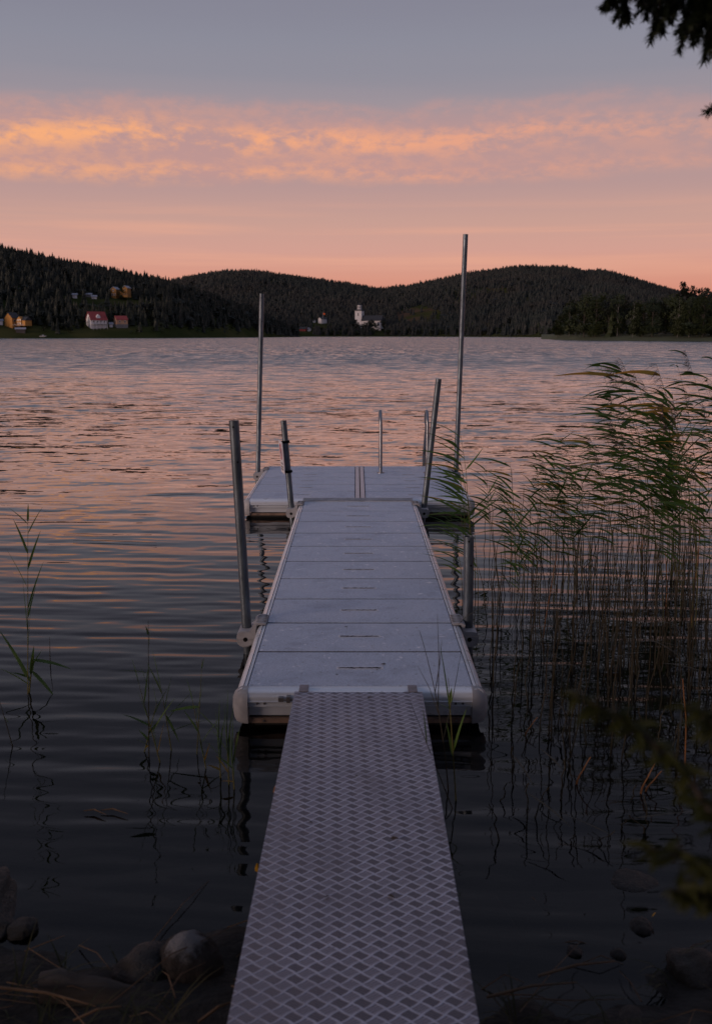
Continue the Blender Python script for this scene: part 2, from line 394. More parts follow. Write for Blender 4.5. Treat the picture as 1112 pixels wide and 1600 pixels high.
# ------------------------------------------------------------------ ground: shore, lake bed
def shoreh(x, y):
    e = 2.78-.2*np.sin(x*1.7+.5)-.12*np.sin(x*5.1)-.05*np.abs(x)
    d = e-y
    h = np.where(d > 0, .13*d+.02*d*d, .16*d)
    h = np.clip(h, -3.0, 1.6)
    return h+.018*np.sin(x*9+y*4)*np.sin(y*11-x*3)+.01*np.sin(x*23)*np.sin(y*19)
gx = np.concatenate([[-6000, -900, -120, -30, -12, -7], np.linspace(-4.5, 4.5, 150), [7, 12, 30, 120, 900, 6000]])
gy = np.concatenate([[-6000, -300, -40, -10, -4], np.linspace(-2, 5.5, 130), [7, 10, 16, 25, 60, 300, 1500, 9000]])
GY, GX = np.meshgrid(gy, gx, indexing='ij')
GZ = shoreh(GX, GY)
GM = mat('dark_shore_earth', (.012, .010, .008), .9, 0, .5, 6, .8, 30, .02)
grd = npmesh('ground', np.stack([GX, GY, GZ], -1).reshape(-1, 3), gridfaces(*GX.shape), GM)
tag(grd, 'dark stony shore running down into the lake bed', kind='structure')

# ------------------------------------------------------------------ hills
def smoothS(u): return np.sin(np.clip(u, 0, 1)*math.pi/2)**1.0
sk1 = np.array([(-700,380),(-300,372),(-100,380),(0,389),(40,400),(80,407),(143,419),(206,430),(256,441),(320,458),(400,486),(460,510),(520,523)], float)
sk2 = np.array([(-700,430),(0,445),(200,447),(256,440),(286,434),(333,427),(370,425),(403,427),(436,432),(470,436.5),(503,440),(536,443),(560,446),(590,450.5),(636,445),(660,440),(686,434.5),
                (719,427.5),(773,421.5),(807,418),(840,420),(880,421.5),(907,428),(934,426),(957,430),(987,438),(1024,448),(1051,454),(1075,459),(1112,468),(1300,490),(1700,500)], float)
KH = F/math.cos(TH)
def pxof(x, y): return 556+KH*x/y
Y1R, Y2R = 900., 2000.
def ys1(px): return np.interp(px, [-700, 0, 250, 380, 460, 520], [560, 600, 640, 780, 950, 1150])
def ys2(px): return np.interp(px, [-700, 250, 400, 620, 760, 860, 1000, 1700], [1000, 1050, 1150, 1150, 1000, 830, 800, 800])
def h1(x, y):
    px = pxof(x, y); ridge = (523.5-np.interp(px, sk1[:,0], sk1[:,1]))/KH*Y1R+1.9-7.0
    ridge = np.maximum(ridge, 0); a = ys1(px); u = (y-a)/np.maximum(Y1R-a, 60)
    hh = ridge*smoothS(u)-np.clip(u-1.1, 0, 5)*12
    return np.where(u < 0, u*6, hh)
def h2(x, y):
    px = pxof(x, y); ridge = (523.5-np.interp(px, sk2[:,0], sk2[:,1]))/KH*Y2R+1.9-7.0
    a = ys2(px); u = (y-a)/(Y2R-a)
    hh = ridge*(.35*smoothS(u)+.65*np.clip(u, 0, 1)**1.15)+4*np.sin(x*.011)*np.sin(y*.009)*np.clip(u*3, 0, 1)
    hh = hh-np.clip(u-1.05, 0, 5)*60
    return np.where(u < 0, u*15, hh)
def hillmat(name, patchpos):
    m = bpy.data.materials.new(name); m.use_nodes = True; t = NT(m.node_tree); b = t.n['Principled BSDF']
    g = t.node('ShaderNodeNewGeometry').outputs['Position']
    c = t.mix(t.mr(t.noise(g, .02, 6, .6), .4, .62), (.030, .038, .014, 1), (.055, .055, .022, 1))
    gs = t.node('ShaderNodeSeparateXYZ'); t.link(g, gs.inputs[0])
    c = t.mix(t.m('MULTIPLY', t.m('MULTIPLY', t.mr(t.noise(g, .012, 5, .7), .48, .6), .8), t.mr(gs.outputs[1], 1150, 1300)), c, (.10, .06, .045, 1))
    t.link(c, b.inputs['Base Color']); b.inputs['Roughness'].default_value = 1; b.inputs['Specular IOR Level'].default_value = 0
    return m
HM = hillmat('hillside_ground', None)
def polar_mesh(name, hfun, pxs, ys):
    A, B = np.meshgrid(ys, pxs, indexing='ij'); Xg = (B-556)/KH*A
    return npmesh(name, np.stack([Xg, A, hfun(Xg, A)], -1).reshape(-1, 3), gridfaces(*A.shape), HM)
tag(polar_mesh('hill', h1, np.linspace(-700, 520, 150), np.concatenate([np.linspace(540, 1000, 70), [1150, 1400]])), 'dark wooded hill rising on the left shore', kind='structure')
tag(polar_mesh('hill', h2, np.linspace(-700, 1700, 240), np.concatenate([np.linspace(780, 2100, 110), [2300, 2600]])), 'long low wooded ridge across the lake', kind='structure')

def solveY(px, py, hf, lo, hi):
    best = None
    for y in np.arange(lo, hi, 1.0):
        x = (px-556)/KH*y; z = float(hf(np.array(x), np.array(y)))
        e = abs(proj(x, y, z)[1]-py)
        if best is None or e < best[0]: best = (e, x, y, z)
        if proj(x, y, z)[1] < py: break
    return Vector(best[1:])

# windows kept clear of trees (px0, px1, py_bottom, hill distance of the building)
KEEP = []
def keep(px0, px1, pyb, Y): KEEP.append((px0, px1, pyb, Y))

# ------------------------------------------------------------------ buildings on the far shore
def wm(name, c): return mat(name, c, .8, 0, .18, .6)
WHITE = wm('white_render', (.80, .76, .75)); YEL = wm('yellow_boards', (.46, .21, .045)); PEACH = wm('peach_boards', (.52, .30, .18))
OCH = wm('ochre_boards', (.27, .13, .03)); REDROOF = wm('red_roof_tiles', (.30, .05, .05)); DROOF = wm('dark_slate_roof', (.035, .038, .045))
GROOF = wm('grey_metal_roof', (.28, .30, .36)); WIN = mat('dark_window_glass', (.02, .02, .025), .2); STONE = wm('grey_stone_base', (.2, .19, .19))
TRIM = wm('white_trim', (.6, .56, .55))

def gable_house(name, px, py, hf, lo, hi, W_, L, H, RH, rz, wall, roof, label, cat='house', wins=(), found=None, over=.5, keepw=None, windows=True):
    """W_: gable width (x), L: length (y) before rotation; gable faces -y"""
    c = solveY(px, py, hf, lo, hi)
    e = empty(name, c, rz, label=label, cat=cat)
    mb = MB(); x, y = W_/2, L/2
    z0 = -3
    mb.prism([(-x, z0), (x, z0), (x, H), (0, H+RH), (-x, H)], -y, y, 'y')
    mb.build('wall', wall, e)
    r = MB(); th = .25
    for s in (-1, 1):
        k = RH/x
        r.prism([(0, H+RH+.02), (s*(x+over), H-over*k+.02), (s*(x+over), H-over*k+.02+th), (0, H+RH+.02+th)], -y-over, y+over, 'y')
    r.build('roof', roof, e)
    if found:
        f = MB(); f.box(-x-.08, x+.08, -y-.08, y+.08, z0, found[0]); f.build('foundation', found[1], e)
    for (face, u, zc, ww, hh) in wins:
        wb = MB(); fr_ = MB()
        if face == 'g': wb.box(u-ww/2, u+ww/2, -y-.06, -y-.01, zc-hh/2, zc+hh/2); fr_.box(u-ww/2-.18, u+ww/2+.18, -y-.03, -y-.005, zc-hh/2-.18, zc+hh/2+.18)
        if face == 'r': wb.box(x+.01, x+.06, u-ww/2, u+ww/2, zc-hh/2, zc+hh/2); fr_.box(x+.005, x+.03, u-ww/2-.18, u+ww/2+.18, zc-hh/2-.18, zc+hh/2+.18)
        wo_ = wb.build('window', WIN, e); fr_.build('frame', TRIM, wo_)
    kw = keepw or (W_+L)*.35
    s = KH/c.y
    keep(px-kw*s, px+kw*s, py+1, c.y)
    return e, c

# white house with red roof and balcony
e, c = gable_house('timber_house', 152, 510, h1, 605, 900, 7.5, 10.5, 4.6, 4.6, rad(-52), WHITE, REDROOF,
    'white house with a steep red roof, dormer and pillared veranda above the shore', wins=[('g', 0, 5.6, .9, 1.1), ('g', -2, 2.8, .9, 1.1)] + [('r', u, 3.0, .9, 1.2) for u in (-3.6, -1.2, 1.2, 3.6)], over=.6, keepw=7.5)
b_ = MB(); b_.box(3.75, 6.0, -5, 5, 1.5, 1.7)
for k in range(25): b_.box(5.92, 6.0, -5+k*.4, -4.85+k*.4, 1.7, 2.6)
b_.box(5.9, 6.02, -5, 5, 2.6, 2.7); b_.build('balcony', TRIM, e)
for yk in (-4.8, -2.4, 0, 2.4, 4.8):
    p_ = MB(); p_.box(5.75, 6.0, yk-.12, yk+.12, -3, 1.5); p_.box(5.75, 6.0, yk-.1, yk+.1, 2.7, 4.0); p_.build('post', TRIM, e)
d_ = MB(); d_.prism([(-1.3, 5.2), (1.3, 5.2), (1.3, 6.4), (0, 7.6), (-1.3, 6.4)], .6, 3.4, 'x'); d_.build('dormer', WHITE, e)
# yellow cottage with red roof
gable_house('cottage', 190, 511, h1, 605, 900, 5.2, 7.4, 4.6, 2.2, rad(-58), PEACH, REDROOF, 'small peach yellow cottage with red roof on a grey stone base beside the white house',
    'cottage', wins=[('g', 0, 3.3, .7, .9), ('r', -1.6, 3.3, .7, .9), ('r', 1.8, 3.3, .7, .9)], found=(1.7, STONE), over=.3, keepw=5.2)
# yellow house, left
e, c = gable_house('timber_house', 21, 509.5, h1, 600, 900, 5.8, 7, 4.9, 3.0, rad(-22), YEL, DROOF, 'bright yellow gabled house with a glazed wing at the left end of the shore',
    wins=[('r', -1.5, 3, .8, 1.1)], over=.35, keepw=5)
w_ = MB(); w_.prism([(-1.0, 0), (5.0, 0), (5.0, 3.4), (2.0, 3.6), (-1.0, 3.4)], 2.95, 10.6, 'x'); w_.build('wing', YEL, e)
w_ = MB(); w_.prism([(-1.4, 3.35), (2.0, 5.6), (5.4, 3.35)], 2.95, 10.9, 'x'); w_.build('wing_roof', DROOF, e)
w_ = MB(); w_.prism([(4.8, 0), (8.0, 0), (8.0, 4.0), (6.4, 5.7), (4.8, 4.0)], -1.5, 1.5, 'y'); gb = w_.build('glazed_gable', YEL, e)
for k in range(3):
    for z_ in (1.0, 2.9):
        q_ = MB(); q_.box(5.1+k*1.0, 5.7+k*1.0, -1.56, -1.51, z_, z_+1.1); q_.build('window', WIN, e)
w_ = MB()
for k in range(9): w_.box(3.2+k*1.0, 3.3+k*1.0, -3.2, -3.1, 0, 1.0)
w_.box(3.2, 11.4, -3.2, -3.1, .9, 1.0); w_.build('terrace_rail', TRIM, e)
keep(28, 62, 508, c.y)
# grey boathouse
gable_house('boathouse', 33, 518.5, h1, 600, 800, 4.0, 5.5, 1.7, .7, rad(-75), mat('dark_boards', (.06, .05, .05), .9), GROOF, 'low boathouse with a pale grey roof below the yellow house', 'boathouse', keepw=4)
# ochre villa on the hill, two gabled halves
e, c = gable_house('hillside_villa', 183.5, 465, h1, 640, 900, 4.4, 7, 5.6, 1.6, rad(-12), OCH, GROOF, 'ochre villa with two gabled wings half hidden by trees up on the hill', 'villa',
    wins=[('g', -.9, 2.0, .8, 1.2), ('g', .9, 2.0, .8, 1.2), ('g', 0, 4.9, .8, 1.1)], over=.3, keepw=3)
w_ = MB(); w_.prism([(7.0, 0), (10.6, 0), (10.6, 6.4), (8.8, 7.8), (7.0, 6.4)], -3.2, 3.0, 'y'); w_.build('wing', OCH, e)
w_ = MB(); w_.prism([(6.7, 6.3), (8.8, 8.0), (10.9, 6.3), (10.9, 6.5), (8.8, 8.25), (6.7, 6.5)], -3.4, 3.2, 'y'); w_.build('wing_roof', GROOF, e)
w_ = MB(); w_.box(2.2, 7.0, -1, 3, 0, 4.2); w_.build('link_wall', OCH, e)
for (a_, z_) in ((7.9, 1.4), (9.6, 1.4), (8.7, 4.5)):
    q_ = MB(); q_.box(a_-.4, a_+.4, -3.26, -3.21, z_, z_+1.2); q_.build('window', WIN, e)
keep(196, 208, 465, c.y); keep(178, 189, 465, c.y)
# small white and grey huts on the slope
for (px, py, wd, ln, hh, lab, wl, rf) in ((120, 465.5, 2.2, 3.2, 2.2, 'small white hut high on the wooded slope, leftmost of three', WHITE, GROOF), (141, 463.5, 2.2, 4.6, 1.6, 'low hut with a long pale metal roof on the wooded slope', STONE, GROOF),
                                     (150, 466.5, 2.0, 3.4, 1.5, 'little pale hut right beside the long roofed hut on the slope', WHITE, GROOF), (2, 507, 2.4, 3, 2.2, 'tiny white hut at the far left edge of the lake shore', WHITE, GROOF),
                                     (174.5, 510.5, 1.5, 2.0, 1.9, 'tiny white garden pavilion between white house and yellow cottage', WHITE, GROOF)):
    gable_house('hut', px, py, h1, 600, 900, wd, ln, hh, .7, rad(-70), wl, rf, lab, 'hut', keepw=wd*.9)
# white motorboat on the left shore
c = solveY(67, 526.5, h1, 590, 700)
e = empty('motorboat', c, rad(20), label='small white boat pulled up on the grass at the left shore', cat='boat')
w_ = MB(); w_.add([(-1.9,-.7,.7),(1.2,-.75,.75),(2.3,0,.9),(1.2,.75,.75),(-1.9,.7,.7),(-1.8,-.35,0),(1.2,-.3,0),(1.9,0,.15),(1.2,.3,0),(-1.8,.35,0)],
    [(0,1,6,5),(1,2,7,6),(2,3,8,7),(3,4,9,8),(4,0,5,9),(5,6,7,8,9),(0,4,3,2,1)]); w_.build('hull', WHITE, e)
w_ = MB(); w_.box(-.3, .8, -.5, .5, .75, 1.35); w_.build('windscreen', GROOF, e); keep(60, 74, 528, c.y)

# church
c = solveY(561.5, 513, h2, 1155, 1500)
e = empty('church', c, rad(-22), label='white church with square tower and lantern among the trees across the lake', cat='church')
w_ = MB(); w_.box(-4.3, 4.3, -4.3, 4.3, -4, 21); w_.build('tower', WHITE, e)
w_ = MB(); w_.box(-4.8, 4.8, -4.8, 4.8, 21, 21.9); w_.add([(-4.8,-4.8,21.9),(4.8,-4.8,21.9),(4.8,4.8,21.9),(-4.8,4.8,21.9),(-2,-2,23),(2,-2,23),(2,2,23),(-2,2,23)], [(0,1,5,4),(1,2,6,5),(2,3,7,6),(3,0,4,7),(4,5,6,7)]); w_.build('tower_roof', DROOF, e)
w_ = MB(); w_.tube([(0,0,22.8), (0,0,27.6)], 2.9, 8); w_.build('lantern', WHITE, e)
w_ = MB(); w_.tube([(0,0,27.6), (0,0,27.9), (0,0,28.6), (0,0,29.6)], [3.3, 3.3, 1.7, .35], 8); w_.build('lantern_roof', DROOF, e)
w_ = MB(); w_.tube([(0,0,29.5), (0,0,32.2)], .18, 6); w_.box(-.6, .6, -.08, .08, 31.3, 31.6); w_.build('spire_cross', DROOF, e)
for (fx, fy) in ((0, -1), (1, 0), (-1, 0)):
    q_ = MB(); q_.box(-.6, .6, -4.36, -4.31, 15, 18.2); q_.xf(Matrix.Rotation({(0,-1): 0, (1,0): math.pi/2, (-1,0): -math.pi/2}[(fx, fy)], 4, 'Z')); q_.build('louvre', WIN, e)
for k in range(8):
    q_ = MB(); q_.box(-.5, .5, -2.76, -2.70, 23.8, 26.6); q_.xf(Matrix.Rotation(math.pi/8+k*math.pi/4, 4, 'Z')); q_.build('lantern_window', WIN, e)
w_ = MB(); w_.box(4.35, 30, -6, 6, -4, 9.0); w_.build('nave_wall', WHITE, e)
w_ = MB(); w_.prism([(-6.6, 8.9), (0, 15.5), (6.6, 8.9)], 4.32, 30.6, 'x'); w_.build('nave_roof', DROOF, e)
for k in range(4):
    q_ = MB(); q_.box(8+k*6, 9.6+k*6, -6.08, -6.02, 3, 7.2); q_.build('nave_window', WIN, e)
keep(553, 570, 500, c.y); keep(570, 594, 503, c.y); keep(562, 569, 507, c.y); keep(583, 593, 507, c.y)
gable_house('outbuilding', 592, 515, h2, 1155, 1500, 5.5, 8, 3.4, 2.4, rad(-60), WHITE, DROOF, 'small white building just below the right end of the church', 'building', keepw=4.5)
gable_house('white_villa', 504, 505, h2, 1155, 1500, 6.5, 9, 5.2, 2.2, rad(-50), WHITE, DROOF, 'white villa standing among trees under the red flag', 'villa', keepw=6)
gable_house('cottage', 474, 517, h2, 1152, 1400, 5, 8, 2.6, 2, rad(65), REDROOF, DROOF, 'low red cottage with white trim near the water left of the church', 'cottage', keepw=5)
gable_house('cottage', 482, 517, h2, 1152, 1400, 4, 5, 2.2, 1.5, rad(30), WHITE, GROOF, 'low white cottage next to the red one near the water', 'cottage', keepw=3.5)
gable_house('hut', 491, 504, h2, 1155, 1500, 2.4, 3, 2.4, 1, rad(30), WHITE, DROOF, 'tiny white hut left of the white villa across the lake', 'hut', keepw=2)
c = solveY(505, 505, h2, 1155, 1500); c.y -= 8
e = empty('flagpole', c, 0, label='flagpole with an orange red flag over the white villa', cat='flagpole')
w_ = MB(); w_.tube([(0,0,-3),(0,0,13)], .14, 6); w_.build('pole', TRIM, e)
w_ = MB(); w_.add([(0,0,12.8),(1.2,.2,12.7),(2.6,-.1,12.2),(0,0,10.6),(1.2,.2,10.4),(2.6,-.1,10.0)], [(0,1,4,3),(1,2,5,4)]); w_.build('flag', mat('orange_flag', (.75, .12, .02), .8), e)
keep(500, 511, 500, c.y)

# ------------------------------------------------------------------ forests
def spruce_t(seed, tiers=5, n=7):
    r = random.Random(seed); vs = []; fs = []
    for k in range(tiers):
        z0 = .08+.84*k/tiers; z1 = min(1.0, z0+.34); rr = .24*(1-k/tiers)**.85+.02
        o = len(vs); vs.append((0, 0, z1))
        for j in range(n):
            a = 2*math.pi*(j+.3*k)/n; q_ = rr*(r.uniform(.55, .8) if j % 2 else r.uniform(.9, 1.15))
            vs.append((q_*math.cos(a), q_*math.sin(a), z0-(.0 if j % 2 else .05)))
        for j in range(n): fs.append((o, o+1+j, o+1+(j+1) % n))
    return np.array(vs), np.array(fs)
def broad_t(seed, n=110):
    r = random.Random(seed); vs = []; fs = []
    lobes = [(r.uniform(-.16, .16), r.uniform(-.16, .16), r.uniform(.35, .82), r.uniform(.13, .22)) for _ in range(7)]
    for k in range(n):
        lx, ly, lz, lr = r.choice(lobes)
        d = Vector((r.gauss(0, 1), r.gauss(0, 1), r.gauss(0, 1))).normalized()*lr*r.uniform(.7, 1.05)
        c_ = Vector((lx, ly, lz))+d; s = r.uniform(.04, .075)
        a_ = Vector((r.gauss(0, 1), r.gauss(0, 1), r.gauss(0, .6))).normalized(); b2 = a_.orthogonal().normalized()
        o = len(vs); vs += [tuple(c_+a_*s), tuple(c_-a_*s*.5+b2*s), tuple(c_-a_*s*.5-b2*s)]; fs.append((o, o+1, o+2))
    return np.array(vs), np.array(fs)
SPR = [spruce_t(s, tiers) for s, tiers in ((1, 5), (2, 6), (3, 4), (4, 5))]
BRD = [broad_t(s) for s in (1, 2, 3)]
def blocked(x, y, z, h, wd=2.0):
    bx, by = proj(x, y, z); tx, ty = proj(x, y, z+h); ww = wd*KH/y
    for (a, b2, pyb, Yk) in KEEP:
        if y < Yk+6 and bx+ww > a and bx-ww < b2 and ty < pyb: return True
    return False
def forest(name, hf, n, pxr, yfun, hr, matl, label, accept, broad=.1, seed=1, wid=1.0):
    r = np.random.RandomState(seed); Vs = []; Fs = []; off = 0; cnt = 0
    tries = 0
    while cnt < n and tries < n*4:
        tries += 1
        px = r.uniform(*pxr); y = yfun(px, r); x = (px-556)/KH*y
        z = float(hf(np.array(x), np.array(y)))
        if z < .4: continue
        hgt = r.uniform(*hr)*(1.18 if r.rand() < .08 else 1)
        if not accept(px, y, z, r): continue
        if blocked(x, y, z, hgt): continue
        isb = r.rand() < broad
        v_, f_ = (BRD[r.randint(3)] if isb else SPR[r.randint(4)])
        a = r.uniform(0, 6.28); ca, sa = math.cos(a), math.sin(a)
        wsc = hgt*r.uniform(.8, 1.25)*wid*(1.15 if isb else 1); hgt2 = hgt*(.8 if isb else 1)
        q_ = np.stack([(v_[:,0]*ca-v_[:,1]*sa)*wsc+x, (v_[:,0]*sa+v_[:,1]*ca)*wsc+y, v_[:,2]*hgt2+z-.5], 1)
        Vs.append(q_); Fs.append(f_+off); off += len(v_); cnt += 1
    o = npmesh(name, np.concatenate(Vs), np.concatenate(Fs), matl, smooth=False)
    return tag(o, label, 'forest', kind='stuff')
def y1f(px, r): a = float(ys1(px)); return a+8+(960-a)*r.rand()**.9
def acc1(px, y, z, r):
    py = proj((px-556)/KH*y, y, z)[1]
    if 120 < px < 400 and py > 513: return r.rand() < .04
    if -50 < px < 120 and py > 517: return r.rand() < .12
    if 150 < px < 235 and 470 < py < 485: return r.rand() < .35
    return True
forest('forest', h1, 9500, (-380, 500), y1f, (5, 11), [CONIF], 'dark spruce forest covering the left hill above the houses', acc1, .16, 3)
def y2f(px, r): a = float(ys2(px)); return a+12+(2060-a)*r.rand()**1.0
def acc2(px, y, z, r):
    py = proj((px-556)/KH*y, y, z)[1]
    if 620 < px < 688 and 477+abs(px-655)*.3 < py < 508: return r.rand() < .05
    if 690 < px < 790 and 451 < py < 463-(px-690)*.03: return r.rand() < .25
    if px < 250: return r.rand() < .3
    return True
forest('forest', h2, 26000, (120, 1300), y2f, (6.5, 11.5), [CONIFB], 'dense conifer forest covering the far ridge across the lake', acc2, .05, 8, 1.1)
# bushy fringe along the far water's edge
def y3f(px, r): a = float(ys2(px)); return a+14+r.rand()*45
forest('shore_wood', h2, 420, (300, 880), y3f, (5, 10), [DECID], 'low broadleaf thicket along the far water edge around the church', lambda px, y, z, r: True, .8, 5)
def y4f(px, r): a = float(ys1(px)); return a+6+r.rand()*30
forest('shore_wood', h1, 110, (-200, 420), y4f, (3, 6), [DECID], 'low bushes along the left water edge below the houses', lambda px, y, z, r: True, .9, 6)

# individually built trees ---------------------------------------------------
def limb_tree(kind, seed, nleaf=1700):
    """unit-height tree: returns (trunk MB, crown MB)"""
    r = random.Random(seed); tb = MB(); cr = MB()
    pts = [(0, 0, -.05), (r.uniform(-.01, .01), 0, .3), (r.uniform(-.02, .02), r.uniform(-.02, .02), .6), (0, 0, .93)]
    tb.tube(pts, [.011, .009, .006, .002], 6)
    lobes = []
    if kind == 'birch':
        for k in range(16):
            z = r.uniform(.12, .93); w_ = .20*math.sin(math.pi*min(1, max(.12, (1.02-z)/.85)))+.03; a = r.uniform(0, 6.28); d = w_*r.uniform(.3, 1)
            lobes.append((d*math.cos(a), d*math.sin(a), z, r.uniform(.055, .11)))
    elif kind == 'pine':
        for k in range(15):
            z = r.uniform(.35, .97); a = r.uniform(0, 6.28); d = r.uniform(.04, .24)*(1.1-.5*(z-.5)/.5)
            lobes.append((d*math.cos(a), d*math.sin(a), z, r.uniform(.05, .09)))
    else:
        for k in range(20):
            z = r.uniform(.06, .88); w_ = .27*math.sin(math.pi*min(1, max(.15, (1.0-z)/.95)))+.03; a = r.uniform(0, 6.28); d = w_*r.uniform(.2, 1)
            lobes.append((d*math.cos(a), d*math.sin(a), z, r.uniform(.07, .13)))
    for (lx, ly, lz, lr) in lobes:
        tb.tube([(0, 0, max(.15, lz-.14)), (lx*.6, ly*.6, lz-.03), (lx, ly, lz)], [.006, .003, .001], 4)
    per = nleaf//len(lobes)
    for (lx, ly, lz, lr) in lobes:
        for k in range(per):
            d = Vector((r.gauss(0, 1), r.gauss(0, 1), r.gauss(0, .75))); d = d.normalized()*lr*(r.random()**.4)*1.15
            c_ = Vector((lx, ly, lz))+d; s = r.uniform(.014, .030)
            a_ = Vector((r.gauss(0, 1), r.gauss(0, 1), r.gauss(0, 1))).normalized(); b2 = a_.orthogonal().normalized()
            cr.add([c_+a_*s, c_+b2*s*.6, c_-a_*s, c_-b2*s*.6], [(0, 1, 2, 3)])
    return tb, cr
def tree_proto(name, kind, seed, bark, foliage):
    tb, cr = limb_tree(kind, seed)
    e = empty(name, (0, 0, 0)); tb.build('trunk', bark, e, smooth=True); cr.build('crown', foliage, e)
    return e
USED = {}
def put(proto, loc, sc, rz, label=None, cat=None, group=None, euler=None):
    if proto.name not in USED: USED[proto.name] = 1; o = proto
    else:
        o = proto.copy(); COL.objects.link(o)
        for ch in proto.children:
            c2 = ch.copy(); COL.objects.link(c2); c2.parent = o
    o.location = loc; o.scale = (sc, sc, sc) if not isinstance(sc, tuple) else sc; o.rotation_euler = euler or (0, 0, rz)
    if 'label' in o.keys(): del o['label']
    tag(o, label, cat, group); return o
PB = [tree_proto('birch_tree', 'birch', 11+k, BIRCH, DECID) for k in range(2)]
PO = [tree_proto('broadleaf_tree', 'oak', 31+k, BARK, DECID) for k in range(2)]
PP = [tree_proto('pine_tree', 'pine', 51+k, BARK, CONIF) for k in range(2)]
# headland on the right
def hs(x, y):
    px = pxof(x, y); fy = np.interp(px, [850, 862, 900, 1000, 1112, 1400, 2200], [470, 428, 378, 335, 315, 280, 230])
    u = np.clip((y-fy)/40, -.5, 1); b2 = np.clip((620-y)/80, -1, 1)
    return np.minimum(np.where(u > 0, 2.2*u**.6, u*3), b2*3)
A, B = np.meshgrid(np.linspace(225, 640, 90), np.linspace(845, 2200, 120), indexing='ij'); Xg = (B-556)/KH*A
BANK = mat('grassy_bank', (.055, .065, .018), .95, 0, .35, .4)
tag(npmesh('headland', np.stack([Xg, A, hs(Xg, A)], -1).reshape(-1, 3), gridfaces(*A.shape), BANK), 'low grassy headland running into the lake from the right', kind='structure')
GT = 'trees standing on the right headland'
spit = []
rr = random.Random(4)
for k in range(64):
    px = 872+k*6.2+rr.uniform(-4, 4); row_ = k % 3
    base = float(np.interp(px, [862, 900, 1000, 1112, 1400], [428, 378, 335, 315, 280]))
    Y = base+12+row_*16+rr.uniform(0, 8)
    top = float(np.interp(px, [860, 872, 890, 915, 950, 985, 1010, 1050, 1112, 1300], [508, 488, 470, 456, 458, 466, 468, 462, 466, 466]))+rr.uniform(-4, 9)+row_*1
    spit.append((px, Y, top, 'b' if k % 5 in (0, 3) else ('o' if k % 5 in (1, 4) else 'p')))
spit += [(1068, 350, 443, 'P'), (1086, 352, 449, 'P'), (1100, 345, 452, 'P'), (1058, 346, 456, 'o'), (1110, 340, 463, 'o')]
for i, (px, Y, top, kd) in enumerate(spit):
    x = (px-556)/KH*Y; z = max(.3, float(hs(np.array(x), np.array(float(Y)))))
    h = P(px, top, Y).z-z
    pr = {'b': PB, 'o': PO, 'p': PP, 'P': PP}[kd][i % 2]
    lab = {'b': 'slender birch with a pale trunk in the dark wood on the right headland', 'o': 'dark round crowned broadleaf tree in the wood on the right headland',
           'p': 'dark pine in the wood on the right headland'}.get(kd)
    if kd == 'P': lab = ['tall pine standing above the other headland trees, leftmost of three', 'tall pine in the middle of the three that top the headland wood', 'rightmost of the three tall pines that top the headland wood'][int(px > 1075)+int(px > 1095)]
    wsc = h*(1.15 if kd == 'o' else (.8 if kd == 'P' else .95))
    put(pr, (x, Y, z), (wsc, wsc, h), rr.uniform(0, 6), lab, 'tree', None if kd == 'P' else GT)
forest('shore_wood', hs, 170, (868, 1500), lambda px, r: float(np.interp(px, [862, 900, 1000, 1112, 1400], [428, 378, 335, 315, 280]))+8+r.rand()*60, (4, 9), [DECID], 'low bushes filling the edge of the right headland wood', lambda px, y, z, r: True, .9, 9)
# single skyline and shoreline trees at the left
for (px, py0, top, Y, kd, lab) in ((80, 410, 400, 880, 'o', 'round crowned tree sticking up above the left hill skyline'), (3, 400, 386, 870, 'p', 'tall tree on the left hill skyline at the picture edge'),
        (194, 468, 446, 0, 'o', 'dark tree standing between the two wings of the ochre villa'), (130, 512, 494, 0, 'o', 'bushy dark tree at the left gable of the white house'),
        (575, 519, 503, 1, 'o', 'round dark tree in front of the church nave'), (580, 517, 500, 1, 'p', 'dark pointed tree in front of the church roof'), (560, 520, 506, 1, 'o', 'dark bushy tree at the foot of the church tower'),
        (600, 520, 507, 1, 'b', 'pale crowned tree right of the church outbuilding'), (567, 519, 505.5, 1, 'o', 'dark bush like tree below the church tower corner'), (586, 519, 503.5, 1, 'o', 'dark tree standing before the right half of the nave'), (553, 520, 500, 1, 'p', 'pointed tree left of the church tower'), (599, 517, 500, 1, 'p', 'pointed tree at the far right end of the nave'), (515, 520, 505, 1, 'o', 'wide dark tree between the white villa and the church')):
    if Y == 0: c = solveY(px, py0, h1, 600, 900)
    elif Y == 1: c = solveY(px, py0, h2, 1152, 1500)
    else: c = P(px, py0, Y); c.z -= 3
    h = P(px, top, c.y).z-c.z
    put({'b': PB, 'o': PO, 'p': PP}[kd][0], c, (h*(1.6 if Y == 1 else 1.2), h*(1.6 if Y == 1 else 1.2), h), px, lab, 'tree')

# ------------------------------------------------------------------ the dock
DZ = .20                                 # deck height over water
def arc(cx, cy, r, a0, a1, n=6): return [(cx+r*math.cos(rad(a0+(a1-a0)*k/n)), cy+r*math.sin(rad(a0+(a1-a0)*k/n))) for k in range(n+1)]
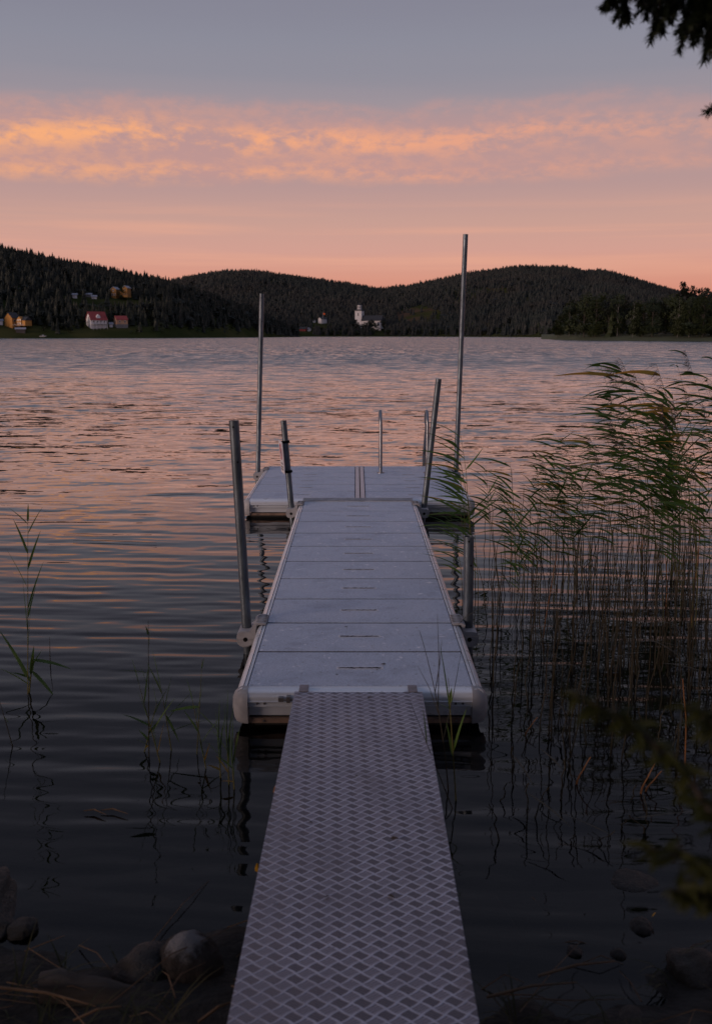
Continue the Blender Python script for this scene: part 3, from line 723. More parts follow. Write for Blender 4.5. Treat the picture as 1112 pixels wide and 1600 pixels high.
# extrusion profile (outward u, z) of the frame, outer edge u=0 at deck rim
def frame_profile():
    p_ = [(-.027, -.002), (-.027, .003)]+arc(-.032, -.035, .038, 80, 0, 7)+[(.006, -.072), (.010, -.0735), (.010, -.079), (-.006, -.080), (-.006, -.100), (.000, -.101), (.000, -.104), (-.016, -.106), (-.016, -.143), (-.027, -.143)]
    return p_
def end_profile():
    return [(-.050, -.002), (-.050, .003)]+arc(-.034, -.042, .045, 88, 0, 9)+[(.011, -.050), (.015, -.0515), (.015, -.056), (-.006, -.057), (-.006, -.079), (.000, -.080), (.000, -.084), (-.030, -.086), (-.030, -.138), (-.050, -.138)]
def skirt_profile(): return [(-.025, -.1435), (-.003, -.1435), (-.003, -.168), (-.025, -.170)]
def section(e, x0, x1, y0, y1, npan, halves=1, seam=.0, fascia_near=True, fascia_far=True, gap=.017):
    fp = frame_profile(); kp = skirt_profile()
    for s, xe in ((-1, x0), (1, x1)):
        mb = MB(); mb.prism([(xe+s*u, z) for u, z in fp], y0+.02, y1-.02, 'y'); mb.build('side_rail', ALU, e, smooth=True)
        mb = MB(); mb.prism([(xe+s*u, z) for u, z in kp], y0+.05, y1-.05, 'y'); mb.build('skirt', WOODST, e)
        mb = MB(); a, b2 = sorted((xe-s*.031, xe-s*.045)); mb.box(a, b2, y0+.015, y1-.015, -.03, .001); mb.build('inner_strip', ALU, e)
    for s, ye, on in ((-1, y0, fascia_near), (1, y1, fascia_far)):
        if not on: continue
        mb = MB(); mb.prism([(ye+s*u, z) for u, z in end_profile()], x0+.045, x1-.045, 'x'); mb.build('end_rail', ALU, e, smooth=True)
        mb = MB(); mb.prism([(ye+s*u, z) for u, z in kp], x0+.05, x1-.05, 'x'); mb.build('skirt', WOODST, e)
        for sx_ in (-1, 1):
            xc = x0 if sx_ < 0 else x1
            mb = MB(); prof = [(xc-sx_*.052, ye-s*.05)]
            # rounded corner cap
            ang = {(-1, -1): (180, 270), (1, -1): (360, 270), (-1, 1): (180, 90), (1, 1): (0, 90)}[(sx_, s)]
            pr_ = [(xc-sx_*.055, ye-s*.02), ]
            layers = [(-.166, .010), (-.15, .018), (-.10, .026), (-.05, .024), (-.02, .012), (-.004, -.006), (.004, -.022)]
            vs = []; n = 9
            for (z, gr) in layers:
                r_ = .055+gr
                for k in range(n):
                    a = rad(ang[0]+(ang[1]-ang[0])*k/(n-1)); vs.append((xc-sx_*.055+r_*math.cos(a), ye-s*.055+r_*math.sin(a), z))
                vs.append((xc-sx_*.057, ye-s*.057, z))
            m_ = n+1; fs = []
            for i in range(len(layers)-1):
                for k in range(m_):
                    k2 = (k+1) % m_; fs.append((i*m_+k, i*m_+k2, (i+1)*m_+k2, (i+1)*m_+k))
            fs.append(tuple(range(m_))); fs.append(tuple((len(layers)-1)*m_+k for k in range(m_)))
            mb.add(vs, fs); mb.build('corner_cap', CAST, e, smooth=True)
            for k in range(2):
                q_ = MB(); bx = xc-sx_*(.10+.035*k); q_.tube([(bx, ye+s*(-.008), -.068), (bx, ye+s*(-.001), -.068)], .0065, 8); q_.build('bolt', BOLT, e)
            q_ = MB(); q_.tube([(xc-sx_*.13, ye+s*(-.003), -.156), (xc-sx_*.13, ye+s*.003, -.156)], .006, 8); q_.build('bolt', BOLT, e)
    yy0, yy1 = y0+.052, y1-.052
    L = (yy1-yy0)/npan
    xs = [(x0+.049, x1-.049)] if halves == 1 else [(x0+.049, seam-.058), (seam+.058, x1-.049)]
    for (a, b2) in xs:
        for k in range(npan):
            mb = MB(); ya, yb = yy0+k*L+gap/2, yy0+(k+1)*L-gap/2
            mb.box(a, b2, ya, yb, -.028, R.uniform(-.0006, .0006)); mb.build('deck_panel', DECK, e, bevel=.0022)
            cx_ = (a+b2)/2+.0; hw = .115*(1 if halves == 1 else .7); yc = (ya+yb)/2
            mb = MB(); n = 26; up = []; lo = []
            for j in range(n+1):
                xj = cx_-hw+2*hw*j/n; on = 0 if j in (0, n) else 1
                up.append((xj, yc+on*(R.uniform(.005, .014)), .0021)); lo.append((xj, yc-on*R.uniform(.004, .011), .0021))
            mb.add(up+lo, [(j, j+1, n+1+j+1, n+1+j) for j in range(n)]); mb.build('drain_slot', BLACK, e)  # flat black sheet standing in for the shade inside the slot
            mb = MB(); mb.box(cx_-hw-.006, cx_+hw+.006, yc-.02, yc+.02, .0007, .0016); mb.build('slot_rim', mat('scuffed_rim', (.60, .60, .64), .6), e)
    mb = MB()
    for (a, b2) in xs:
        for k in range(npan+1): mb.box(a-.004, b2+.004, max(yy0-.006, yy0+k*L-gap/2-.001), min(yy1+.006, yy0+k*L+gap/2+.001), -.02, -.0022)
    mb.build('panel_seams', BLACK, e)  # black strips laid in the open gaps to stand for their shade
    mb = MB(); mb.box(x0+.052, x1-.052, y0+.055, y1-.055, -.14, -.036); mb.build('subframe', FLOAT, e)
    mb = MB(); mb.box(x0+.06, x1-.06, y0+.06, y1-.06, -.42, -.145); mb.build('float', FLOAT, e, bevel=.02)
WX0, WX1, WY0, WY1 = .02-.6, .02+.6, 4.612, 10.225
PX0, PX1, PY0, PY1 = .03-1.2, .03+1.2, 10.305, 13.03
wk = empty('pontoon_walkway', (0, 0, DZ), label='narrow floating walkway of ten pale deck panels leading to the swimming platform', cat='dock')
section(wk, WX0, WX1, WY0, WY1, 10)
pf = empty('swimming_platform', (0, 0, DZ), label='square floating platform with a centre seam at the end of the walkway', cat='dock')
section(pf, PX0, PX1, PY0, PY1, 5, 2, .045)
for s in (-1, 1):
    mb = MB(); a, b2 = sorted((.045+s*.006, .045+s*.050)); mb.box(a, b2, PY0+.01, PY1-.01, -.03, .004); mb.build('seam_strip', mat('pale_seam', (.62, .55, .56), .5, .2, .12), pf, bevel=.0015)
# lip covering the joint
mb = MB(); mb.prism([(WY1-.035, .004), (WY1+.13, .004), (WY1+.13, .012), (WY1+.05, .022), (WY1-.03, .012)], WX0+.03, WX1-.03, 'x'); mb.build('joint_lip', mat('worn_aluminium_lip', (.30, .31, .34), .5, .4, .3, 12), wk, smooth=False)
# latch at the near end
mb = MB(); mb.tube([(-.36, WY0-.028, -.036), (-.22, WY0-.028, -.036)], .007, 8); mb.box(-.335, -.318, WY0-.04, WY0-.0, -.050, -.020); mb.box(-.375, -.35, WY0-.035, WY0-.0, -.046, -.026); mb.build('latch', BOLT, wk)
def bracket(e, side, xe, xp, yc, ln=.20, mt=CAST):
    """cast arm from the deck rim down to a socket around the pole; xe rim x, xp pole x"""
    u = abs(xp-xe); s = side
    prof = [(-.048, .0045), (-.048, .014), (-.02, .019), (.012, .016), (.03, .004), (u-.035, -.028), (u-.02, -.036), (u+.02, -.036), (u+.042, -.042), (u+.052, -.062), (u+.052, -.098), (u+.04, -.122), (u+.015, -.132), (u-.02, -.128), (.04, -.118), (.022, -.14), (.012, -.15), (.0115, -.03), (.004, .0045)]
    mb = MB(); mb.prism([(xe+s*a, z) for a, z in prof], yc-ln/2, yc+ln/2, 'y')
    o = mb.build('pole_bracket', mt, e, smooth=True, bevel=.006)
    q_ = MB(); q_.tube([(xp, yc-ln/2-.002, -.084), (xp, yc-ln/2+.004, -.084)], .0135, 12); q_.build('bolt_hole', BLACK, o)
    q_ = MB()
    for k in range(5): q_.box(*sorted((xe-s*.046, xe+s*.012)), yc-ln/2+.03+k*.033, yc-ln/2+.036+k*.033, .0168, .0195)
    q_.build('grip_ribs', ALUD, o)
    q_ = MB(); q_.box(*sorted((xp-s*.045, xp+s*.0535)), yc-ln/2-.0015, yc-ln/2+.002, -.0857, -.0845); q_.build('parting_line', ALUD, o)
bracket(wk, -1, WX0, -.657, 5.80); bracket(wk, 1, WX1, .675, 5.80)
bracket(wk, -1, WX0, -.657, 10.04); bracket(wk, 1, WX1, .690, 10.04)
bracket(pf, -1, PX0, -1.262, 12.72); bracket(pf, 1, PX1, 1.285, 12.72)
# poles: (bracket x, y, photo pixel of the top, radius, label)
def pole(xb, yb, tpx, tpy, r_, label):
    top = P(tpx, tpy, yb); base = Vector((xb, yb, DZ-.08))
    d = (top-base); k = (-1.0-base.z)/d.z; bot = base+d*k
    e = empty('mooring_pole', bot, 0, label=label, cat='pole', group='galvanised poles holding the dock')
    mb = MB(); n = 10; pts = [bot+(top-bot)*(i/n)-bot for i in range(n+1)]
    # hollow tube: outer wall, rim, inner wall
    mb.tube(pts, r_, 20, cap=False)
    dn = (top-bot).normalized(); inn = [pts[-1]-dn*.15, pts[-1]]
    mb.tube(inn, r_*.86, 20, cap=False)
    a0 = len(mb.v)-20; o0 = 20*n
    mb.f += [(o0+k, o0+(k+1) % 20, a0+(k+1) % 20, a0+k) for k in range(20)]; mb.mi += [0]*20
    mb.build('tube', STEEL, e, smooth=True)
    pl = MB(); pl.tube([pts[-1]-dn*.15, pts[-1]-dn*.14], r_*.86, 16); pl.build('dark_bore', BLACK, e)
    for (f_, a_) in ((.985, -95), (.9, -70)):
        q_ = bot+(top-bot)*f_-bot; pl = MB(); dv = Vector((math.cos(rad(a_)), math.sin(rad(a_)), 0)); pl.tube([q_+dv*(r_-.001), q_+dv*(r_+.0012)], .006, 8); pl.build('pin_hole', BLACK, e)
    return e, bot, top
pole(-.657, 5.80, 365.5, 657, .0295, 'thick steel pole leaning left at the near left corner of the walkway')
pole(.675, 5.80, 732, 838, .0310, 'short steel pole stub among reeds at the near right of the walkway')
sp_, sb, st_ = pole(-.657, 10.04, 443, 657, .0300, 'steel pole with a sign clamped to it at the left end of the walkway')
pole(.690, 10.04, 685, 592, .0300, 'steel pole leaning right at the far right end of the walkway')
pole(-1.262, 12.72, 409, 459, .0300, 'tall steel pole at the left back corner of the platform')
pole(1.285, 12.72, 727, 366, .0310, 'tallest steel pole, at the right back corner of the platform')
# sign on the pole
dn = (st_-sb).normalized()
def onpole(py):
    k = min(range(400), key=lambda i: abs(proj(*(sb+(st_-sb)*(i/400)))[1]-py)); return sb+(st_-sb)*(k/400)
cA, cB = onpole(690), onpole(737); cM = (cA+cB)/2; hh_ = (cA-cB).length
sg = empty('warning_sign', cM, 0, label='small white sign with a red ring clamped edge-on to the left walkway pole', cat='sign')
_x = Vector((0, 1, 0)).cross(dn).normalized(); _y = dn.cross(_x)
Mx = Matrix((_x, _y, dn)).transposed().to_4x4() @ Matrix.Rotation(rad(11), 4, 'Z')
def sgb(name, mb, mt, **k): mb.xf(Mx); return mb.build(name, mt, sg, **k)
mb = MB(); mb.box(-.058, -.050, -.16, .10, -hh_/2-.005, hh_/2+.015); sgb('panel', mb, PAPER, bevel=.001)
mb = MB(); rg = []
for k in range(24):
    a = 2*math.pi*k/24
    for q_ in (.085, .062): rg.append((-.0592, -.03+q_*math.cos(a), .06+q_*math.sin(a)))
mb.add(rg, [(2*k, 2*k+1, (2*k+3) % 48, (2*k+2) % 48) for k in range(24)])
mb.add([(-.0592, -.03-.066, .06-.044), (-.0592, -.03-.044, .06-.066), (-.0592, -.03+.066, .06+.044), (-.0592, -.03+.044, .06+.066)], [(0, 1, 2, 3)]); sgb('prohibition_ring', mb, REDM)
mb = MB(); mb.box(-.0598, -.0586, -.06, -.04, .02, .09); mb.box(-.0598, -.0586, -.045, .005, .045, .06); sgb('swimmer_mark', mb, INK)
mb = MB()
for zz, ww in ((-.065, .09), (-.10, .075), (-.125, .08)): mb.box(-.0598, -.0586, -.03-ww, -.03+ww*.8, zz, zz+.014)
sgb('lettering_lines', mb, INK)
for c_ in (cA, cB):
    mb = MB(); q_ = c_-cM; mb.tube([q_-dn*.013, q_+dn*.013], .037, 16); mb.build('clamp', BLACK, sg, smooth=True)
    mb = MB(); L = Mx.inverted() @ (q_); mb.box(L.x-.056, L.x+.042, L.y-.012, L.y+.012, L.z-.011, L.z+.011); sgb('clamp_strap', mb, BLACK)
# swimming ladder: two hooped rails over the back edge
ld = empty('swim_ladder', (0, 0, DZ), label='stainless ladder with two hooped handrails at the back edge of the platform', cat='ladder')
for px, py in ((594.5, 739), (667, 739)):
    b0 = G(px, py, DZ); top = P(px-.8, 644, b0.y); hgt = top.z-DZ
    r_ = .16; yb = b0.y
    pts = [(b0.x, yb, -.02), (b0.x, yb, hgt-r_)]+[(b0.x-.004, yb+r_-r_*math.cos(rad(a)), hgt-r_+r_*math.sin(rad(a))) for a in range(15, 180, 15)]+[(b0.x+.01, yb+2*r_+.02, hgt-r_-.05), (b0.x+.012, PY1+.11, .15), (b0.x+.012, PY1+.13, -.9)]
    mb = MB(); mb.tube(pts, .0205, 12); mb.build('handrail', STAINL, ld, smooth=True)
    mb = MB(); mb.tube([(b0.x, yb, .0), (b0.x, yb, .009)], .045, 14); mb.build('foot_flange', STAINL, ld)
    lx = b0.x
for k in range(3):
    mb = MB(); mb.tube([(G(594.5, 739, DZ).x, PY1+.125, -.15-.25*k), (lx, PY1+.125, -.15-.25*k)], .018, 8); mb.build('rung', STAINL, ld)

# ------------------------------------------------------------------ gangway
gw = empty('gangway', (.012, 4.575, DZ+.008), 0, label='long aluminium gangway of diamond tread plate running from the shore to the dock', cat='gangway')
gw.rotation_euler = (rad(-.95), 0, rad(-.45))
mb = MB(); mb.box(-.3075, .3075, -4.9, 0, -.004, 0); mb.build('tread_plate', TREAD, gw, bevel=.0012)
for s in (-1, 1):
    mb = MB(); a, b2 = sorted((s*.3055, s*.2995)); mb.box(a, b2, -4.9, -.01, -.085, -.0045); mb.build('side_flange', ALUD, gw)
    mb = MB(); xx_ = s*.265 if s < 0 else .262
    mb.prism([(-.012, .001), (.075, .001), (.092, -.002), (.092, .002), (.075, .0045), (-.012, .0045)], xx_-.022, xx_+.022, 'x'); mb.build('hinge_hook', mat('worn_hook', (.24, .22, .24), .55, .4, .3, 20), gw, bevel=.001)
mb = MB(); mb.prism([(-.006, -.0), (.010, -.022), (.014, -.022), (.0, .004)], -.22, .22, 'x'); mb.build('end_strip', ALU, gw)

# ------------------------------------------------------------------ reeds
def leaf(mb, base, d0, L, wdt, droop, twist, mi=0, seg=7, wind=None):
    p_ = Vector(base); d = Vector(d0).normalized(); prev = None
    side = d.cross(Vector((0, 0, 1)));  side = side.normalized() if side.length > 1e-3 else Vector((1, 0, 0))
    side = (Matrix.Rotation(twist, 3, d) @ side)
    vs = []; fs = []
    for i in range(seg+1):
        t_ = i/seg; ww = wdt*min(1, (t_*5+.25))*(1-t_**2.2)*.5+.0004
        nrm = side.cross(d).normalized()
        vs += [p_-side*ww, p_-nrm*ww*.22, p_+side*ww]
        if i:
            o = (i-1)*3; fs += [(o, o+1, o+4, o+3), (o+1, o+2, o+5, o+4)]
        d = (d+Vector((0, 0, -droop/seg))+(Vector(wind)*(1/seg) if wind else Vector((0, 0, 0)))).normalized()
        p_ = p_+d*(L/seg)
    mb.add(vs, fs, mi)
def reed_proto(name, seed, H, lean, nleaf, l0, l1, wind, plume=False, zlo=.35, stemr=.0035, droop=.5, yellow=.04, under=.5, two=True, wdt=.018, up=None):
    """single reed, base at z=0 (water line), stem goes under water"""
    r = random.Random(seed); st = MB(); fo = MB()
    n = 9; ax = [(lean*H*(i/n)**2*1.0+r.uniform(-.004, .004), r.uniform(-.006, .006), H*(i/n)) for i in range(n+1)]
    st.tube([(0, 0, -under)]+ax, [stemr*1.1]+[stemr*(1-.75*i/n) for i in range(n+1)], 5)
    def at(t_):
        t_ = min(.999, t_)*n; i = int(t_); f = t_-i
        return Vector(ax[i]).lerp(Vector(ax[i+1]), f), (Vector(ax[i+1])-Vector(ax[i])).normalized()
    for k in range(nleaf):
        t_ = zlo+(1-zlo)*(k+r.uniform(0, .5))/nleaf
        p_, td = at(t_); s = (1 if k % 2 else -1) if two else (-1 if r.random() < .85 else 1)
        upv = r.uniform(.35, .95) if two else r.uniform(.1, .9)
        if up: upv = r.uniform(up*.6, up*2.2)
        d = Vector((s*1.0, r.uniform(-.75, .75), upv))
        leaf(fo, p_, d, r.uniform(l0, l1)*(1.15-.5*max(0, t_-.5)), wdt*r.uniform(.7, 1.15), droop*r.uniform(.5, 1.4), r.uniform(-.9, .9), 1 if r.random() < yellow else 0, wind=(wind, r.uniform(-.15, .15), 0))
    e = empty(name, (0, 0, 0)); st.build('stem', REEDSTEM, e, smooth=True)
    fo.build('leaves', [REEDLEAF, REEDYEL], e, smooth=True)
    if plume:
        pm = MB(); p0, td = at(.97)
        for k in range(46):
            t_ = .90+.11*k/46; q_, _ = at(t_); d = Vector((r.uniform(-1, -.1), r.uniform(-.35, .35), r.uniform(-.3, .7))); L = r.uniform(.04, .10)
            leaf(pm, q_, d, L, .006, 1.3, 0, 0, 3, wind=(-.8, 0, 0))
        pm.build('plume', PLUME, e)
    return e
# tall wind-blown reeds (right bed)
TALL = [reed_proto('reed', 100+k, 1.68, -.20-.05*(k % 3), 12, .22, .42, -.85+.16*(k % 4), plume=(k % 3 != 1), zlo=.40, two=False, droop=.7, wdt=.034, yellow=.08) for k in range(8)]
MIDR = [reed_proto('reed', 200+k, 1.10, -.12+.05*(k % 2), 11, .20, .38, -.5+.12*(k % 3), zlo=.35, two=False, droop=.6, wdt=.024, up=.7) for k in range(6)]
rr = random.Random(12)
LT = 'tall leafy green reed bent left by the wind in the right reed bed'; GTT = 'tall reeds of the right reed bed'
for k in range(40):
    px = 935+230*(rr.random()**.75); py = rr.uniform(805, 985)
    b0 = G(px+rr.uniform(0, 40), py); h = rr.uniform(.62, 1.04)*(.72 if px < 960 else 1.0)
    if b0.y > 9: h *= 1.04
    put(TALL[k % 8], b0, (h, h, h), rr.uniform(-.75, .75), LT, 'reed', GTT)
# the leaning outlier whose tip droops at the left of the bed and a few named ones
put(TALL[0], G(1022, 905), (1.25, 1, .99), rad(0), 'reed leaning farthest left, its plume drooping over open water', 'reed')
put(TALL[2], G(1045, 890), (1.0, 1, 1.02), rad(8), 'tall plumed reed just right of the farthest leaning one', 'reed')
# bunch with thick lit stems
bs = G(1052, 900)
for k in range(7): put(MIDR[k % 6], bs+Vector((rr.uniform(-.04, .04), rr.uniform(-.08, .08), 0)), (1, 1, 1.15+rr.uniform(-.1, .2)), rr.uniform(-.3, .3), 'reed in the tight straw coloured bunch inside the right reed bed', 'reed', 'reeds of the tight bunch')
LM = 'medium leafy reed at the left fringe of the right reed bed'; GM_ = 'medium reeds between the dock and the tall bed'
for k in range(30):
    px = rr.uniform(760, 1110); py = rr.uniform(850, 960)
    put(MIDR[k % 6], G(px, py), rr.uniform(.55, .95), rr.uniform(-.6, .6), LM, 'reed', GM_)
for k in range(20):
    px = rr.uniform(865, 1010); h = rr.uniform(.38, .62)+(px-865)/145*.22
    put(TALL[(k+3) % 8], G(px, rr.uniform(845, 950)), (h*1.1, h*1.1, h), rr.uniform(-.9, .9), 'shorter leafy reed on the sloping left flank of the tall reed bed', 'reed', 'shorter reeds flanking the tall bed')
# reeds beside the walkway corner, leaves over the deck
for k, (px, py, h) in enumerate(((738, 905, 1.0), (728, 915, .92), (742, 935, .8), (733, 880, 1.02), (722, 950, .62), (746, 960, .72), (726, 895, .75))):
    b0 = G(px, py); put(MIDR[k % 6], b0, (1.25*h, h, h), rr.uniform(-.4, .4), 'green reed reaching its long leaves over the right edge of the walkway', 'reed', 'reeds leaning over the walkway edge')
for k, (px, py, h) in enumerate(((805, 960, .78), (817, 975, .8), (812, 985, .66), (822, 955, .58), (842, 950, .86), (886, 945, .9))):
    put(MIDR[k % 6], G(px, py), (h*.7, h, h), rr.uniform(-.4, .4), 'bright green reed in the clump right of the short pole stub', 'reed', 'reeds right of the pole stub')
# bare stalks
BARE = []
for k in range(7):
    r = random.Random(500+k); mb = MB(); n = 5; L = 1.0; kx = r.uniform(-.09, .09); kk = r.uniform(-.05, .05)
    mb.tube([(0, 0, -.5)]+[(kx*(i/n)**1.5+kk*math.sin(i*1.3)*.3, r.uniform(-.01, .01), L*i/n) for i in range(n+1)], [.0034]+[.0033*(1-.4*i/n) for i in range(n+1)], 5)
    if k in (2, 5): leaf(mb, (kx*.6, 0, .75), (r.choice((-1, 1)), .1, .6), .3, .009, 1.6, .3)
    o = mb.build('reed_stalk', RUSTSTEM if k == 6 else DEADSTEM, None, smooth=True); BARE.append(o)
GB = 'bare reed stalks standing in the water'
used = set()
def put1(o, loc, sc, rz, label, cat, group):
    if o.name in used: c_ = o.copy(); COL.objects.link(c_)
    else: used.add(o.name); c_ = o
    c_.location = loc; c_.scale = sc; c_.rotation_euler = (rr.uniform(-.04, .04), rr.uniform(-.06, .06), rz)
    if 'label' in c_.keys(): del c_['label']
    tag(c_, label, cat, group)
for k in range(285):
    u_ = rr.random(); px = 752+390*u_**.7; py = rr.triangular(835, 1230, 930) if px > 860 else rr.uniform(850, 1150)
    i = rr.randrange(6) if rr.random() < .97 else 6
    put1(BARE[i], G(px, py), (1, 1, rr.uniform(.22, .78)), rr.uniform(0, 6.28), 'dark bare reed stalk among many like it in the right reed bed' if i < 6 else 'rusty orange bare stalk in the right reed bed', 'reed stalk', GB if i < 6 else 'rusty stalks of the right reed bed')
for k in range(26):
    px = rr.uniform(760, 1100); py = rr.uniform(1120, 1330)
    put1(BARE[rr.randrange(6)], G(px, py), (1, 1, rr.uniform(.06, .2)), rr.uniform(0, 6.28), 'short broken stalk poking from the dark near water at the right', 'reed stalk', 'short broken stalks near the right shore')
for (px, py, h, lb) in ((803, 0, 0, ''),):
    pass
for (px, py, h, lb) in ((1000, 1240, .17, 'orange stub of a reed standing in dark water at the right'), (1008, 1236, .12, 'shorter orange stub just right of the taller one'), (900, 1225, .16, 'orange brown stub left of the pair of orange stubs'),
                        (820, 1150, .12, 'short rusty stub nearest the walkway corner in the right water'), (428, 1236, .12, 'short orange stub close beside the left edge of the gangway')):
    put1(BARE[6], G(px, py), (1.3, 1.3, h*.75), 0, lb, 'reed stalk', None)
# reeds standing right in front of the walkway corner
def custom_reed(name, label, base, tip, stemr, leaves, under=.4, stem=REEDSTEM, curve=(0, 0, 0), twigs=()):
    """leaves: (t along stem, tip point, width, yellow) ; tips are world points"""
    e = empty(name, base, 0, label=label, cat='reed'); b0 = Vector(base); T = Vector(tip)-b0; mid = T*.5+Vector(curve)
    def at(t_): return (1-t_)**2*Vector((0, 0, 0))+2*t_*(1-t_)*mid+t_*t_*T
    mb = MB(); n = 12; mb.tube([Vector((0, 0, -under))]+[at(i/n) for i in range(n+1)], [stemr]+[stemr*(1-.7*i/n) for i in range(n+1)], 6); mb.build('stem', stem, e, smooth=True)
    fo = MB()
    for (t_, tp, wd, ye) in leaves:
        a = at(t_); D = Vector(tp)-b0-a; L = D.length; d0 = D.normalized()+Vector((0, 0, .18))
        leaf(fo, a, d0, L*1.02, wd*1.6, .36, R.uniform(-.5, .5), 1 if ye else 0, 8)
    for (t_, tp) in twigs:
        a = at(t_); fo.tube([a, a.lerp(Vector(tp)-b0, .5)+Vector((.005, 0, .01)), Vector(tp)-b0], [.002, .0016, .0006], 4, mi=2)
    if fo.v: fo.build('leaves', [REEDLEAF, REEDYEL, DEADSTEM], e, smooth=True)
    return e
Y = 4.0
q = lambda a, b, y=Y: P(a, b, y)
custom_reed('reed', 'dark twiggy dead reed rising in front of the walkway near its right corner', G(700, 1235), q(655, 985, 4.05), .003, [], stem=DEADSTEM, curve=(.035, 0, .02), twigs=[(.45, q(652, 1040, 4.1)), (.6, q(690, 1000, 4.1)), (.3, q(720, 1020, 4.1)), (.5, q(683, 960, 4.1))])
custom_reed('reed', 'green reed with a pair of upright blades beside the gangway end', G(712, 1250), q(700, 1060, 3.9), .0032, [(.35, q(697, 1127, 3.9), .014, 0), (.40, q(728, 1106, 3.9), .012, 0), (.75, q(681, 1098, 3.9), .01, 0), (.8, q(705, 1075, 3.9), .01, 0), (.7, q(688, 1010, 3.95), .004, 0)])
custom_reed('reed', 'thin dry reed arching over the right edge of the gangway end', G(706, 1262), q(640, 1095, 3.85), .0024, [(.6, q(661, 1108, 3.85), .006, 0)], stem=DEADSTEM)
# left foreground reeds
b0 = G(44, 1085); Yb = b0.y
L_ = lambda a, b_: P(a, b_, Yb)
custom_reed('reed', 'single tall slender reed standing alone in open water at the left', b0, L_(44, 815), .0030,
    [(1.0, L_(44.5, 787), .010, 0), (.985, L_(15, 793), .011, 0), (.93, L_(66, 792), .013, 0), (.82, L_(22, 811), .013, 0), (.73, L_(63, 829), .012, 0), (.62, L_(10, 855), .012, 0), (.5, L_(67, 878), .008, 0), (.36, L_(36, 906), .008, 0), (.24, L_(49, 935), .007, 0),
     (.45, L_(56, 917), .008, 0)])
custom_reed('reed', 'low broad leaved reed at the foot of the lone slender reed', G(46, 1082), L_(52, 1025), .005,
    [(.3, L_(0, 983), .022, 0), (.2, L_(-2, 1042), .018, 0), (.5, L_(53, 1010), .02, 0), (.6, L_(88, 1092), .020, 0), (.9, L_(112, 1045), .018, 0), (.4, L_(18, 1050), .012, 0), (.7, L_(66, 1015), .010, 0)])
b0 = G(233, 1182); Yb = b0.y
custom_reed('reed', 'leafy reed at the left of the small cluster in front of the left shore', b0, L_(232, 970), .003,
    [(.12, L_(217, 1140), .012, 0), (.15, L_(250, 1150), .010, 0), (.3, L_(232, 1025), .010, 0), (.62, L_(184, 1047), .013, 0), (.5, L_(220, 1040), .009, 0), (.9, L_(228, 978), .008, 0), (.8, L_(235, 985), .006, 0)], stem=DEADSTEM)
b0 = G(268, 1172); Yb = b0.y
custom_reed('reed', 'bent reed with long blades in the middle of the small left cluster', b0, L_(253, 1080), .003,
    [(1.0, L_(238, 1012), .017, 0), (.95, L_(230, 1035), .012, 0), (.6, L_(280, 1160), .014, 0), (.7, L_(268, 1055), .012, 0), (.5, L_(305, 1075), .010, 0), (.3, L_(340, 1120), .012, 0)])
custom_reed('reed', 'crossed reed with a nodding brown leaf right of the small left cluster', G(308, 1178), P(316, 1030, G(308, 1178).y), .0024,
    [(.9, P(319, 1028, G(308, 1178).y), .008, 0), (.5, P(262, 1112, G(308, 1178).y), .012, 0), (.45, P(355, 1160, G(308, 1178).y), .013, 0), (.35, P(306, 1130, G(308, 1178).y), .008, 1)])
for k, (px, py, tx, ty, lab) in enumerate(((250, 1190, 215, 1060, 'short green reed with a low fan of blades inside the small left cluster'), (322, 1200, 300, 1090, 'slim green reed standing between the left cluster and the walkway corner'), (226, 1175, 246, 1095, 'low tufted reed at the water line of the small left cluster'))):
    b0 = G(px, py); Yb = b0.y
    custom_reed('reed', lab, b0, P(tx, ty, Yb), .003, [(.15, P(px-12, ty+60, Yb), .010, 0), (.35, P(px+22, ty+30, Yb), .011, 0), (.5, P(px-34, ty+20, Yb), .010, 0), (.7, P(tx+18, ty-25, Yb), .010, 0), (.95, P(tx-8, ty-30, Yb), .009, 0), (.1, P(px+6, ty+70, Yb), .012, 1)])
for k, (px, py, tp, lab) in enumerate(((345, 1215, 1105, 'dense green reed tuft leaf-deep against the near left corner of the walkway'), (358, 1225, 1090, 'upright green reed closest to the walkway left corner'), (366, 1232, 1130, 'shorter green reed in front of the walkway left corner'))):
    b0 = G(px, py); Yb = b0.y
    custom_reed('reed', lab, b0, P(px-4, tp+50, Yb), .0034, [(.5, P(px-8, tp, Yb), .013, 0), (.7, P(px+8, tp+8, Yb), .013, 0), (.6, P(px-26, tp+50, Yb), .010, 0), (.3, P(px+2, tp+30, Yb), .012, 0), (.2, P(px-20, tp+90, Yb), .009, 1), (.9, P(px-2, tp-12, Yb), .010, 0)])
custom_reed('reed', 'thin broken stalk standing alone right of the lone left reed', G(79, 1040), P(78, 995, G(79, 1040).y), .003, [], stem=DEADSTEM)
custom_reed('reed', 'sunken reed blades lying on the dark water at the far left', G(20, 1165), P(-6, 1075, G(20, 1165).y), .0028, [(.5, P(14, 1130, G(20, 1165).y), .01, 0)], stem=DEADSTEM)
# floating reed litter
for k, (px, py, ln) in enumerate(((60, 784, .9), (20, 806, .8), (105, 799, .5), (180, 1267, .12), (150, 1268, .1), (20, 770, .7), (275, 771, .7), (140, 835, .5), (180, 846, .8))):
    b0 = G(px, py, .012); mb = MB(); mb.tube([(-ln/2, 0, 0), (-ln*.1, .01, .004), (ln/2, -.02, 0)], [.0015, .003, .001], 5)
    o = mb.build('floating_stalk', STRAW if py > 1200 else DEADSTEM, None, loc=b0); o.rotation_euler = (0, 0, R.uniform(-.12, .12))
    tag(o, 'pale straw floating on the dark water at the lower left' if py > 1200 else 'dark reed stalk floating flat on the pink water at the left', 'reed stalk', 'pale floating straws' if py > 1200 else 'dark floating stalks')

